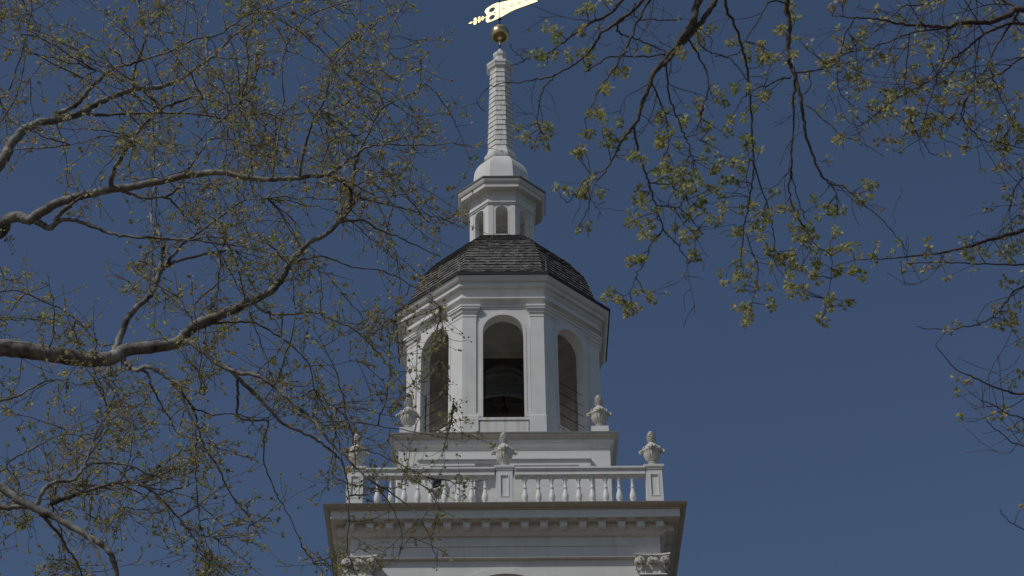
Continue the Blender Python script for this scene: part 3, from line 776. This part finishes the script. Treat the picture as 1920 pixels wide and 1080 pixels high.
# ---- plane tree on the left
LG = ["7 5 7 7 7 5 3 0", "6 3 6 7 7 6 5 0", "3 4 5 7 7 7 6 2", "2 2 5 6 7 6 5 2", "3 3 5 6 6 5 4 0", "5 5 6 4 5 4 3 0", "4 6 7 6 5 5 4 0", "5 7 7 6 4 3 5 1", "5 6 6 6 4 1 3 0"]
LG = [[int(v)/9 for v in r.split()] for r in LG]
def grid(G, x, y, x0, cell):
    gx = (x-x0)/cell - .5; gy = y/cell - .5
    i = int(math.floor(gx)); j = int(math.floor(gy)); fx = gx-i; fy = gy-j
    def g_(a, b_): return G[max(0, min(len(G)-1, b_))][max(0, min(len(G[0])-1, a))]
    return (g_(i, j)*(1-fx) + g_(i+1, j)*fx)*(1-fy) + (g_(i, j+1)*(1-fx) + g_(i+1, j+1)*fx)*fy
def keepL(x, y):
    if x > 905 or x < -60 or y < -70 or y > 1150: return 0
    q = grid(LG, x, y, 0, 120)*((.62 + .75*math.sin(x/41+1.3)*math.sin(y/37+.4) + .38*math.sin((x+y)/23)) if x < 735 else .50)
    for gx, gy, rx, ry in ((130, 320, 110, 28), (150, 500, 110, 60), (215, 90, 32, 70), (545, 950, 60, 110), (690, 515, 60, 35), (610, 680, 60, 38), (60, 830, 50, 26), (690, 720, 45, 40), (450, 920, 26, 50), (250, 610, 26, 40), (20, 610, 50, 22)):
        if ((x-gx)/rx)**2 + ((y-gy)/ry)**2 < 1: q *= .15
    return q
lt = Tree(keepL)
limbs_L = [  # the heavy limbs: pixels, start/end radius (m), start/end depth
 [[(-330, 760), (-200, 560), (-70, 380), (0, 308), (18, 275), (42, 246), (70, 232), (105, 225), (150, 213), (180, 195), (215, 180), (250, 168), (300, 163), (335, 150), (365, 130), (400, 105), (440, 65), (480, 38)], .105, .016, 26, 29],
 [[(-330, 840), (-200, 600), (-80, 480), (0, 437), (12, 412), (35, 407), (55, 412), (78, 398), (105, 382), (150, 368), (200, 357), (250, 350), (300, 340), (350, 330), (405, 322), (450, 330), (500, 337), (550, 334), (615, 328)], .105, .034, 26, 25],
 [[(-330, 1000), (-200, 720), (-90, 660), (0, 652), (60, 658), (110, 666), (160, 673), (205, 673), (240, 656), (290, 651), (335, 641), (352, 622), (375, 605), (410, 592), (440, 580), (480, 560), (520, 535), (540, 500), (555, 480), (580, 455), (610, 440), (640, 413)], .150, .030, 24, 25],
 [[(-330, 1100), (-200, 980), (-80, 895), (0, 915), (30, 935), (65, 953), (105, 970), (150, 997), (190, 1020), (210, 1045), (220, 1085), (225, 1140)], .068, .032, 23, 22],
]
sub_L = [
 [[(105, 215), (145, 195), (165, 170), (190, 145), (215, 128), (260, 115), (310, 100), (360, 75), (410, 65), (460, 30)], .055, .012, 0, -1],
 [[(150, 214), (200, 215), (270, 213), (340, 212), (400, 220), (420, 223), (470, 213), (540, 216), (600, 205)], .035, .010, 0, 1.2],
 [[(250, 167), (252, 130), (270, 85), (275, 60), (262, 20), (258, -30)], .03, .012, 0, -1],
 [[(330, 155), (328, 130), (335, 90), (345, 50), (352, -20)], .03, .014, 0, 1],
 [[(388, 112), (386, 75), (375, 50), (385, 25), (398, -20)], .035, .015, 0, 1.5],
 [[(615, 328), (640, 310), (665, 292), (690, 275), (720, 271), (790, 272), (850, 270), (892, 276)], .04, .008, 0, -.8],
 [[(615, 328), (640, 340), (660, 358), (680, 372), (690, 375), (720, 382), (780, 397), (830, 410), (862, 425)], .035, .008, 0, .8],
 [[(205, 356), (212, 325), (230, 290), (250, 260), (275, 230), (300, 205), (340, 190), (365, 180), (400, 190), (450, 197)], .055, .012, 0, -1.4],
 [[(60, 411), (78, 420), (94, 428), (106, 412), (116, 396), (132, 384)], .07, .045, 0, -.2],
 [[(94, 425), (125, 411), (160, 420), (200, 435), (240, 443), (310, 447), (360, 450), (420, 458), (480, 467), (540, 482)], .045, .012, 0, -.6],
 [[(220, 355), (245, 362), (270, 372), (310, 370), (330, 385), (350, 410), (380, 435), (410, 470)], .04, .01, 0, .8],
 [[(310, 371), (335, 350), (355, 315), (380, 280), (395, 261), (430, 262), (480, 272)], .03, .01, 0, .7],
 [[(213, 668), (230, 620), (245, 590), (275, 560), (290, 540), (300, 510), (318, 495), (350, 485), (400, 473), (440, 470)], .075, .02, 0, 1.5],
 [[(292, 535), (306, 470), (298, 440), (285, 415), (283, 385), (291, 345), (300, 320)], .045, .015, 0, 1.8],
 [[(306, 505), (340, 460), (380, 430), (412, 408), (450, 380), (500, 372)], .04, .012, 0, 1.2],
 [[(640, 413), (655, 385), (660, 350), (665, 310), (675, 280), (690, 252), (715, 205), (750, 185), (790, 165), (830, 112)], .05, .008, 0, 1],
 [[(630, 418), (680, 412), (710, 430), (760, 450), (800, 470), (828, 482)], .03, .007, 0, .4],
 [[(342, 640), (362, 645), (390, 668), (420, 688), (450, 700), (490, 707), (520, 730), (560, 765), (592, 793), (612, 820), (640, 850), (680, 890), (730, 922), (768, 950), (795, 985), (820, 1050)], .055, .008, 0, -2],
 [[(435, 697), (470, 732), (500, 762), (530, 793), (580, 817), (612, 838), (640, 865), (650, 900), (655, 965), (650, 1035)], .04, .010, 0, .8],
 [[(445, 712), (446, 745), (446, 780), (465, 788), (502, 790), (495, 825), (497, 870), (515, 920), (540, 965), (565, 1020)], .028, .008, 0, 1],
 [[(228, 672), (240, 684), (255, 693), (278, 688), (305, 702), (332, 725), (352, 770), (367, 810), (366, 865), (370, 930), (375, 985)], .05, .012, 0, -1],
 [[(262, 692), (275, 700), (292, 740), (315, 780), (332, 812)], .03, .010, 0, 1],
 [[(332, 725), (362, 765), (380, 830), (412, 882), (436, 930), (470, 975), (490, 1010)], .028, .008, 0, 1.2],
 [[(305, 702), (345, 725), (385, 740)], .025, .012, 0, -.4],
 [[(362, 765), (400, 778), (442, 776), (480, 790)], .018, .008, 0, .4],
 [[(352, 622), (400, 607), (440, 604), (480, 606), (520, 630), (555, 655), (580, 685), (590, 730)], .03, .010, 0, .8],
 [[(470, 566), (505, 588), (530, 590), (590, 585), (612, 595), (660, 615), (700, 650), (742, 705), (765, 745)], .03, .008, 0, -.6],
 [[(530, 590), (528, 640), (545, 700), (560, 760)], .018, .007, 0, -.6],
 [[(-80, 930), (0, 950), (40, 950), (66, 953)], .05, .04, 23, 22.9],
 [[(68, 945), (85, 915), (102, 905), (135, 900), (155, 880), (165, 872), (200, 867), (250, 875), (280, 890), (320, 895)], .045, .010, 0, .9],
 [[(95, 945), (150, 925), (180, 915), (220, 905), (245, 903), (272, 912), (300, 935), (325, 960), (350, 990), (370, 1020), (392, 1055)], .04, .010, 0, -.8],
 [[(72, 955), (95, 985), (115, 1005), (125, 1030), (145, 1055), (155, 1090)], .035, .014, 0, .4],
 [[(160, 998), (178, 1025), (190, 1055), (205, 1095)], .03, .014, 0, -.4],
 [[(158, 878), (172, 835), (195, 800), (212, 750), (232, 720)], .025, .010, 0, .8],
 [[(-60, 765), (0, 752), (40, 740), (85, 715), (115, 712), (150, 722)], .03, .008, 25, 25.5],
 [[(-60, 910), (0, 885), (25, 860), (65, 840), (110, 817), (160, 815)], .022, .008, 24, 24.5],
 [[(510, 335), (515, 305), (522, 250), (530, 200), (530, 120), (545, 70), (580, 30)], .028, .010, 0, 1],
 [[(530, 200), (505, 220), (440, 217), (390, 215)], .014, .007, 0, .4],
 [[(560, 333), (575, 262), (592, 215), (610, 185), (622, 130), (640, 90), (690, 55)], .028, .008, 0, -1],
 [[(592, 215), (640, 200), (690, 160), (740, 110)], .015, .006, 0, -.5],
 [[(690, 272), (745, 262), (765, 240), (810, 185)], .02, .006, 0, .5],
 [[(600, 330), (632, 262), (680, 250), (720, 215), (760, 130)], .02, .007, 0, .9],
 [[(400, 105), (450, 110), (520, 95), (580, 110), (650, 140)], .02, .007, 0, -.8],
 [[(-60, 130), (0, 165), (15, 172), (40, 100), (60, 20)], .025, .010, 28, 27],
 [[(-60, 300), (20, 200), (45, 110), (30, 20), (28, -40)], .022, .010, 27, 28],
 [[(440, 30), (480, 25), (530, 10), (580, -10)], .02, .008, 28, 28.5],
 [[(-60, 560), (20, 545), (70, 560), (130, 590), (190, 650)], .018, .009, 25, 25.5],
 [[(590, 793), (650, 790), (720, 800), (790, 812), (870, 828)], .016, .005, 0, -.6],
 [[(640, 850), (690, 845), (750, 870), (800, 895)], .014, .005, 0, .5],
 [[(700, 905), (740, 960), (755, 1010), (742, 1060)], .014, .005, 0, .6],
 [[(540, 500), (600, 480), (660, 500), (720, 510), (780, 540), (826, 575)], .022, .006, 0, .9],
 [[(660, 350), (720, 330), (780, 345), (860, 395)], .018, .006, 0, -.6],
]
trunkx = W(-330, 900, 25.5)
plane = empty('plane_tree', (trunkx.x, trunkx.y, 0), 'spreading plane tree with mottled grey limbs and small new leaves, left of the tower', 'tree')
t_off = Vector((trunkx.x, trunkx.y, 0))
def tobj(mb, name, M, root, off, smooth=True):
    mb.v = [(x-off.x, y-off.y, z-off.z) for x, y, z in mb.v]; return mb.obj(name, M, root, smooth=smooth)
tr = MB(); top = W(-330, 620, 26).z + 3
tube(tr, [t_off + Vector((rnd.uniform(-.06, .06), rnd.uniform(-.06, .06), top*i/10)) for i in range(11)], [.72, .56, .52, .49, .46, .43, .40, .36, .30, .22, .12], 14, jit=.03)
tobj(tr, 'trunk', M_bark_plane, plane, t_off)
PARL = dict(step=.16, wander=.16, lift=.03, rmin=.0036, rbase=.011, kids=(6, 3), leaf_level=1, leaf_p=.34)
for pix, r0, r1, d0, d1 in limbs_L:
    ln, rad = lt.trace(pix, r0*.86, r1*.8, d0, d1, snap=0, sub=6, wob=.006)
    d = Vector((trunkx.x, trunkx.y, ln[0].z)); ln[0] = d
    mbx = MB(); tube(mbx, ln, [q*(1+rnd.uniform(-.025, .025)) for q in rad], 12, jit=.03); tobj(mbx, 'limb', M_bark_plane, plane, t_off)
for pix, r0, r1, d0, d1 in sub_L:
    ln, rad = lt.trace(pix, r0*.66, r1*.62, d0 or 26, d1 if d0 else 26+d1, snap=18 if not d0 else 0, sub=6, wob=.006)
    mbx = MB(); tube(mbx, ln, [q*(1+rnd.uniform(-.06, .06)) for q in rad], 8 if r0 > .03 else 6, jit=.05); tobj(mbx, 'branch', M_bark_plane if r0 >= .04 else M_twig_plane, plane, t_off)
for i, (ln, rad, _) in enumerate(lt.lines):
    if i < 4: lt.sprout(ln, rad, 1.2, .4, 1.2, 2, PARL, .28)
    else: lt.sprout(ln, rad, 1.4, .3, .9, 1, PARL, .08)
    e = (ln[-1]-ln[-3]).normalized()
    for _ in range(3): lt.grow(ln[-1], (e + rvec(.35)).normalized(), rnd.uniform(.3, .7), max(.005, rad[-1]*.8), 1, 2, PARL)
lt.fill(3000, (-40, 905, -40, 1120), 22.5, 29.5, 1.25, PARL)
tobj(lt.tw, 'twigs', M_twig_plane, plane, t_off)['kind'] = 'stuff'
def plane_tint():
    q = rnd.random(); s = rnd.uniform(.7, 1.35)
    if q < .62: c = (.46, .42, .165)
    elif q < .84: c = (.48, .39, .19)
    elif q < .92: c = (.33, .235, .15)
    else: c = (.30, .42, .09)
    return tuple(v*s for v in c)
for p, d in lt.tips:
    tn = plane_tint()
    for _ in range(rnd.choice((1, 1, 2, 3, 4))):
        dd = (d*.6 + rvec(.7)).normalized()
        lt.leaf(p + rvec(.012), dd, rnd.uniform(.025, .060), tuple(v*rnd.uniform(.85, 1.15) for v in tn))
tobj(lt.lf, 'foliage', M_leaf, plane, t_off, smooth=False)['kind'] = 'stuff'

# ---- elm hanging in from the top right
def keepR(x, y):
    if y < -200: return .3
    if x < 950 or x > 1700: return 0
    lim = 300 + 330*max(0, min(1, (x-1000)/200)) if x < 1330 else (600 if x < 1600 else 430)
    return .85 if y < lim else .08
el = Tree(keepR)
DR = 15.0
limbs_R = [
 [[(2300, -300), (1900, -620), (1560, -420), (1380, -160), (1311, 0), (1300, 37), (1278, 74), (1252, 107), (1226, 137), (1215, 167), (1204, 196), (1193, 230), (1170, 256), (1156, 285), (1137, 318), (1122, 337)], .052, .006, 16, 14.6],
 [[(2300, -200), (1950, -480), (1600, -250), (1400, -90), (1341, 0), (1326, 26), (1293, 67), (1267, 96), (1245, 122)], .042, .018, 16.4, 15.2],
 [[(2300, -260), (1900, -540), (1620, -350), (1500, -150), (1476, -10), (1480, 37), (1478, 74), (1480, 115), (1489, 137), (1500, 178), (1506, 222), (1515, 267), (1537, 322), (1556, 344), (1581, 348), (1607, 374)], .042, .005, 16.6, 15.8],
]
sub_R = [
 [[(1400, -190), (1280, -90), (1170, 0), (1141, 26), (1107, 44), (1074, 67), (1048, 85), (1030, 100)], .030, .007, 0, -.6],
 [[(1330, -70), (1250, -45), (1207, 0), (1170, 33), (1126, 63), (1111, 89), (1085, 115), (1044, 139), (1000, 150), (963, 153)], .028, .007, 0, .6],
 [[(1030, 100), (1006, 105), (985, 113), (958, 122)], .009, .006, 0, 0],
 [[(985, 113), (968, 100), (955, 82)], .006, .004, 0, 0],
 [[(963, 153), (920, 162), (895, 188), (908, 210)], .008, .004, 0, 0],
 [[(1310, -30), (1250, -40), (1219, 0), (1193, 48), (1174, 93), (1156, 122), (1130, 159), (1111, 196)], .022, .007, 0, -.8],
 [[(1190, 5), (1189, 18), (1193, 33), (1233, 37), (1278, 37)], .010, .007, 0, .2],
 [[(1170, 33), (1156, 52), (1170, 67), (1207, 78), (1248, 98)], .013, .008, 0, .4],
 [[(1248, 102), (1196, 107), (1141, 107), (1119, 122), (1095, 135)], .012, .006, 0, -.4],
 [[(1044, 139), (1022, 163), (1011, 190), (1009, 211), (1007, 224), (1014, 245)], .010, .005, 0, 0],
 [[(1222, 152), (1241, 196), (1250, 230), (1252, 259), (1250, 285)], .012, .006, 0, .3],
 [[(1250, 110), (1252, 163), (1263, 204), (1278, 241), (1289, 267), (1300, 300)], .013, .006, 0, .5],
 [[(1290, 70), (1311, 107), (1326, 137), (1328, 174), (1315, 207), (1307, 248), (1312, 265)], .013, .005, 0, -.4],
 [[(1190, 238), (1196, 285), (1207, 315), (1219, 350), (1230, 385), (1244, 426), (1267, 456), (1285, 480), (1290, 500)], .015, .005, 0, -.3],
 [[(1244, 428), (1219, 459), (1211, 489), (1193, 515), (1185, 540), (1167, 562)], .009, .004, 0, .2],
 [[(1193, 520), (1208, 548), (1220, 570)], .006, .004, 0, .1],
 [[(1370, -110), (1359, 0), (1378, 44), (1393, 96), (1402, 137), (1407, 193), (1411, 259), (1413, 315), (1406, 370), (1396, 422), (1392, 460), (1389, 493)], .020, .006, 0, .8],
 [[(1400, 440), (1420, 500), (1418, 540), (1400, 590)], .007, .004, 0, .2],
 [[(1411, 300), (1440, 390), (1450, 440), (1452, 490)], .010, .005, 0, .3],
 [[(1556, 344), (1562, 355), (1568, 367)], .008, .005, 0, 0],
 [[(1489, 150), (1487, 222), (1483, 315), (1480, 355), (1485, 385), (1500, 415), (1515, 433), (1520, 470)], .014, .005, 0, .6],
 [[(1483, 320), (1490, 352), (1500, 385), (1508, 410)], .009, .005, 0, .2],
 [[(1510, 195), (1548, 226), (1581, 256), (1611, 263), (1656, 293)], .010, .005, 0, -.5],
 [[(1484, 142), (1441, 159), (1411, 170), (1390, 190)], .010, .006, 0, -.4],
 [[(1489, 137), (1522, 133), (1559, 124), (1593, 117)], .012, .006, 0, .4],
 [[(1480, 5), (1444, 4), (1422, 37), (1400, 70), (1381, 100), (1340, 105)], .012, .006, 0, -.4],
 [[(1607, 374), (1640, 400), (1670, 430), (1700, 470)], .007, .004, 0, .2],
 [[(1500, 415), (1530, 460), (1560, 490), (1545, 590)], .007, .004, 0, .2],
 [[(1230, 385), (1280, 395), (1320, 440)], .008, .004, 0, .2],
 [[(1137, 318), (1100, 335), (1065, 380), (1045, 355)], .007, .004, 0, .2],
 [[(1100, 340), (1105, 380), (1086, 425)], .006, .004, 0, .2],
 [[(1215, 341), (1260, 350), (1290, 380), (1300, 420)], .008, .004, 0, .4],
 [[(1300, 37), (1320, 90), (1370, 110), (1400, 150)], .011, .005, 0, .5],
]
tx = W(2300, -280, 16.3)
elm = empty('elm_tree', (tx.x, tx.y, 0), 'elm with drooping dark boughs and pale green seed clusters hanging in at upper right', 'tree')
e_off = Vector((tx.x, tx.y, 0))
tr = MB(); top = tx.z + 2.5
tube(tr, [e_off + Vector((rnd.uniform(-.04, .04), rnd.uniform(-.04, .04), top*i/10)) for i in range(11)], [.55, .42, .38, .35, .33, .31, .28, .25, .21, .15, .07], 12, jit=.05)
tobj(tr, 'trunk', M_bark_dark, elm, e_off)
PARR = dict(step=.06, wander=.24, lift=-.02, rmin=.0022, rbase=.010, kids=(3, 2), leaf_level=3, leaf_p=.0)
for pix, r0, r1, d0, d1 in limbs_R:
    ln, rad = el.trace(pix, r0*.82, r1*.82, d0, d1, snap=0, sub=6, wob=.004)
    ln[0] = Vector((tx.x, tx.y, ln[0].z))
    mbx = MB(); tube(mbx, ln, [q*(1+rnd.uniform(-.05, .05)) for q in rad], 9, jit=.06); tobj(mbx, 'limb', M_bark_dark, elm, e_off)
for pix, r0, r1, d0, d1 in sub_R:
    ln, rad = el.trace(pix, r0*.66, r1*.7, 15, 15+d1, snap=26, sub=6, wob=.005)
    mbx = MB(); tube(mbx, ln, [q*(1+rnd.uniform(-.08, .08)) for q in rad], 7, jit=.06); tobj(mbx, 'branch', M_bark_dark, elm, e_off)
for i, (ln, rad, _) in enumerate(el.lines):
    el.sprout(ln, rad, 2.6, .18, .62, 1, PARR, .45 if i < 3 else .15)
CL = """1000,95 1020,100 1060,95 1030,122 1070,112 1090,100 1052,78 1115,20 1090,65 1085,50 1160,130 1175,142 1130,165 1150,150 1110,210 1122,215 1100,245 1095,268 1075,290 1082,278 1145,250 1155,238 1145,266 1180,262 1180,300 1192,302 1225,240 1232,252
1250,285 1240,270 1260,310 1272,320 1250,335 1290,320 1310,340 1330,352 1325,380 1262,330 1280,335 1300,330 1200,345 1206,357 1220,385 1190,400 1180,415 1215,420 1210,432 1222,440 1235,400 1275,412 1282,422 1292,440 1305,432 1315,475 1300,480
1190,490 1180,500 1195,480 1150,540 1160,560 1165,575 1185,572 1215,565 1217,550 1152,565 1040,355 1056,356 1100,345 1116,340 1094,370 1080,425 1094,428 1112,370 1320,70 1310,78 1375,80 1405,100 1280,100 1380,160 1410,165 1340,190 1352,200 1330,245
1325,270 1352,282 1390,215 1395,270 1385,250 1345,310 1365,330 1380,345 1400,290 1420,370 1410,395 1390,390 1370,396 1440,420 1445,402 1335,410 1342,420 1380,500 1395,520 1390,542 1370,540 1360,522 1400,580 1406,600 1390,575 1450,500 1470,480
1482,482 1500,505 1510,555 1490,540 1545,600 1550,580 1445,570 1000,240 1022,238 1030,258 975,240 985,255 1000,282 1018,250 1245,295 1345,345 1360,360 1300,352 1352,375 1320,300 1335,322 1280,350 1400,330 1385,315 1370,300 1355,250 1370,230 1340,160
1300,190 1310,215 1280,225 1265,255 1238,305 1228,325 1262,360 1420,180 1440,95 1452,115 1430,88 1470,70 1478,100 1430,120 1496,10 1490,30 1475,395 1500,390 1520,430 1512,445 1535,480 1560,470 1540,500 1460,360 1500,440 1550,400 1580,385 1610,380 1620,345 1622,360
1530,375 1570,440 1590,460 1480,430 1430,440 1420,420 1440,470 1520,520 1400,470 1415,500 1430,540 1590,570 1470,520 1555,555 1380,430 1360,440 1310,400 1570,510 1600,500 1290,365 1250,210 1240,230 1110,100 1040,60 1130,5 1230,270 1220,90"""
def seed_clump(tree, c, rad, n, size, pal):
    base = rnd.choice(pal)
    for _ in range(n):
        v = rvec(1); v.normalize(); q = c + v*rad*rnd.uniform(.15, 1.0)**.6
        g_ = rnd.uniform(.6, 1.35); tn = tuple(ch*g_*rnd.uniform(.94, 1.06) for ch in base)
        tree.leaf(q, (v + rvec(.5)).normalized(), size*rnd.uniform(.7, 1.3), tn)
PAL = [(.50, .50, .20), (.44, .46, .165), (.54, .52, .245), (.35, .38, .13), (.50, .48, .21)]
allp = [(p, PX(p)) for ln, _, _ in el.lines for p in ln]
def attach(tree, pts, c, twig_r):
    """short stalk from the nearest branch to a clump"""
    near = min(pts, key=lambda q: (q-c).length_squared); v = c-near
    if v.length > .02:
        mid = near + v*.5 + rvec(.012) + Vector((0, 0, .03*v.length))
        tube(tree.tw, [near, mid, c], [twig_r*1.4, twig_r*1.1, twig_r*.8], 4, cap=False)
pts_only = [p for p, _ in allp]
spots = [tuple(map(float, tok.split(','))) for tok in CL.split()]
extra = []
for x, y in spots:
    if rnd.random() < (.25 if x < 1420 else .9) and (x > 1120 or y < 150): extra.append((x + rnd.gauss(0, 13), y + rnd.gauss(0, 13)))
for x, y in spots + extra:
    x += rnd.uniform(-4, 4); y += rnd.uniform(-4, 4)
    near = min(allp, key=lambda q: (q[1][0]-x)**2 + (q[1][1]-y)**2)
    c = W(x, y, near[1][2] + rnd.uniform(-.25, .25))
    attach(el, pts_only, c, .0032)
    for _ in range(rnd.choice((1, 1, 2))):
        seed_clump(el, c + rvec(.027), rnd.uniform(.022, .037), rnd.randint(18, 28), .031, PAL)
for p, d in el.tips:
    if rnd.random() < .22: seed_clump(el, p, rnd.uniform(.010, .022), rnd.randint(3, 7), .026, PAL)
tobj(el.tw, 'twigs', M_bark_dark, elm, e_off)['kind'] = 'stuff'
tobj(el.lf, 'foliage', M_leaf, elm, e_off, smooth=False)['kind'] = 'stuff'

# ---- thin branched tree at the right edge
def keepS(x, y):
    if x < 1470 or x > 2030 or y < -80: return 0
    if y < 300: return .9 if y < 330 - .9*max(0, 1720-x) + 150 else .3
    if y < 430: return .8 if x > 1840 else .06
    if y < 530: return .9 if x > 1640 else .25
    if y < 900: return .8 if x > 1790 else .12
    return .3 if x > 1880 else 0
st = Tree(keepS)
limbs_S = [
 [[(2600, 500), (2300, 200), (2050, 60), (1918, 18), (1889, 30), (1855, 41), (1804, 43), (1770, 52), (1733, 48), (1696, 46), (1652, 37), (1607, 33), (1560, 30)], .055, .005, 19, 18],
 [[(2600, 700), (2300, 470), (2050, 420), (1920, 434), (1862, 448), (1804, 466), (1747, 477), (1674, 484), (1602, 488)], .038, .004, 18.6, 18],
 [[(2600, 900), (2300, 760), (2050, 750), (1920, 740), (1877, 730), (1826, 708), (1790, 690), (1754, 647)], .022, .004, 18, 17.6],
]
sub_S = [
 [[(1918, 20), (1885, 0), (1850, -30)], .018, .012, 0, .3],
 [[(2050, 60), (1918, 43), (1863, 54), (1837, 70), (1807, 96), (1781, 115), (1756, 141), (1722, 163), (1689, 181)], .022, .006, 0, -.8],
 [[(1910, 20), (1870, 85), (1852, 122), (1837, 148), (1815, 178), (1806, 215), (1795, 235)], .014, .006, 0, -.4],
 [[(2050, 80), (1918, 107), (1889, 130), (1863, 144), (1820, 165), (1780, 200)], .016, .006, 19, 19.4],
 [[(1855, 125), (1870, 163), (1881, 193), (1900, 230)], .009, .005, 0, .2],
 [[(1850, -40), (1822, 0), (1800, 41), (1770, 107), (1740, 200), (1725, 260)], .011, .005, 18.6, 18.2],
 [[(1770, 52), (1707, 62), (1681, 72), (1637, 89), (1585, 100), (1550, 120)], .012, .005, 0, -.5],
 [[(1815, 178), (1802, 215), (1822, 244), (1841, 263), (1874, 267), (1918, 278), (1980, 290)], .009, .006, 0, .3],
 [[(1802, 215), (1789, 215), (1767, 237), (1763, 252), (1775, 265)], .007, .004, 0, .2],
 [[(1840, -30), (1759, 0), (1726, 9), (1696, 11), (1674, 30), (1640, 60)], .012, .005, 18.8, 18.4],
 [[(2050, 495), (1920, 495), (1833, 495), (1761, 491), (1700, 494)], .014, .005, 18.8, 18.4],
 [[(2050, 510), (1920, 535), (1884, 571), (1848, 603), (1804, 614), (1761, 618), (1718, 612)], .013, .004, 18.2, 17.8],
 [[(2050, 800), (1920, 784), (1869, 762), (1840, 750)], .010, .005, 18, 17.8],
 [[(2050, 860), (1920, 838), (1877, 813), (1850, 790)], .010, .005, 18, 17.9],
 [[(2050, 1020), (1920, 993), (1884, 968), (1875, 955)], .008, .004, 18, 17.9],
 [[(2000, 330), (1925, 330), (1895, 380), (1900, 440)], .010, .005, 18.5, 18.3],
 [[(1689, 181), (1660, 200), (1620, 230), (1600, 240)], .007, .004, 0, .2],
 [[(1707, 62), (1700, 120), (1700, 200), (1740, 280), (1760, 290)], .008, .004, 0, .3],
 [[(1604, 33), (1580, 80), (1570, 160), (1600, 200)], .008, .004, 0, .3],
 [[(1602, 488), (1560, 500), (1530, 520)], .006, .004, 0, .2],
]
sx = W(2600, 700, 18.6)
thin = empty('maple_tree', (sx.x, sx.y, 0), 'thin twigged reddish tree with sparse yellow green buds along the right edge', 'tree')
s_off = Vector((sx.x, sx.y, 0))
tr = MB(); top = W(2600, 450, 19).z + 2
tube(tr, [s_off + Vector((rnd.uniform(-.04, .04), rnd.uniform(-.04, .04), top*i/10)) for i in range(11)], [.42, .34, .31, .29, .27, .25, .22, .19, .15, .10, .05], 12, jit=.05)
tobj(tr, 'trunk', M_bark_dark, thin, s_off)
PARS = dict(step=.08, wander=.16, lift=.02, rmin=.0026, rbase=.008, kids=(4, 2), leaf_level=1, leaf_p=.10)
for pix, r0, r1, d0, d1 in limbs_S:
    ln, rad = st.trace(pix, r0*.8, r1*.8, d0, d1, snap=0, sub=6, wob=.004)
    ln[0] = Vector((sx.x, sx.y, ln[0].z))
    mbx = MB(); tube(mbx, ln, rad, 8, jit=.05); tobj(mbx, 'limb', M_twig_red, thin, s_off)
for pix, r0, r1, d0, d1 in sub_S:
    ln, rad = st.trace(pix, r0*.8, r1*.8, d0 or 18.5, d1 if d0 else 18.5+d1, snap=30 if not d0 else 0, sub=6, wob=.005)
    mbx = MB(); tube(mbx, ln, rad, 6, jit=.05); tobj(mbx, 'branch', M_twig_red, thin, s_off)
for i, (ln, rad, _) in enumerate(st.lines): st.sprout(ln, rad, 5.5, .25, 1.0, 1, PARS, .35 if i < 3 else .1)
PAL_S = [(.50, .485, .20), (.54, .51, .23), (.40, .42, .155), (.48, .41, .20)]
allS = [(p, PX(p)) for ln, _, _ in st.lines for p in ln]; ptsS = [p for p, _ in allS]
for cx_, cy_, gx_, gy_, n_ in ((1640, 180, 25, 30, 16), (1700, 200, 30, 30, 18), (1690, 245, 30, 22, 12), (1750, 230, 20, 30, 16), (1810, 170, 25, 30, 14), (1850, 200, 25, 25, 9), (1740, 100, 50, 25, 12), (1600, 120, 30, 25, 10), (1540, 60, 40, 30, 9), (1560, 120, 20, 20, 8),
                               (1890, 210, 20, 30, 12), (1905, 250, 14, 20, 12), (1860, 272, 20, 12, 8), (1880, 312, 20, 14, 6), (1900, 400, 14, 30, 8), (1910, 485, 10, 22, 16), (1830, 480, 45, 14, 8), (1760, 490, 50, 20, 12), (1690, 490, 45, 20, 14), (1640, 480, 30, 14, 8),
                               (1880, 580, 24, 22, 14), (1850, 612, 20, 10, 5), (1905, 600, 12, 14, 10), (1900, 715, 20, 14, 6), (1865, 770, 25, 14, 5), (1800, 616, 40, 8, 5), (1905, 800, 10, 15, 5), (1912, 985, 8, 12, 3)):
    for _ in range(int(n_*(.8 if cy_ < 330 else .5))):
        x, y = rnd.gauss(cx_, gx_), rnd.gauss(cy_, gy_)
        near = min(allS, key=lambda q: (q[1][0]-x)**2 + (q[1][1]-y)**2)
        c = W(x, y, near[1][2] + rnd.uniform(-.3, .3))
        if (c - min(ptsS, key=lambda q: (q-c).length_squared)).length > .45: continue
        attach(st, ptsS, c, .0030)
        seed_clump(st, c, rnd.uniform(.022, .044), rnd.randint(8, 15), .040, PAL_S)
for p, d in st.tips:
    x, y, _ = PX(p)
    dense = .38 if (1560 < x < 1900 and 60 < y < 300) or (x > 1840 and y < 600) else .18
    if rnd.random() < dense: seed_clump(st, p, rnd.uniform(.015, .04), rnd.randint(5, 13), .042, PAL_S)
tobj(st.tw, 'twigs', M_twig_red, thin, s_off)['kind'] = 'stuff'
tobj(st.lf, 'foliage', M_leaf, thin, s_off, smooth=False)['kind'] = 'stuff'
print('faces', len(lt.tw.f), len(lt.lf.f), len(el.lf.f), len(st.lf.f), 'tips', len(lt.tips))
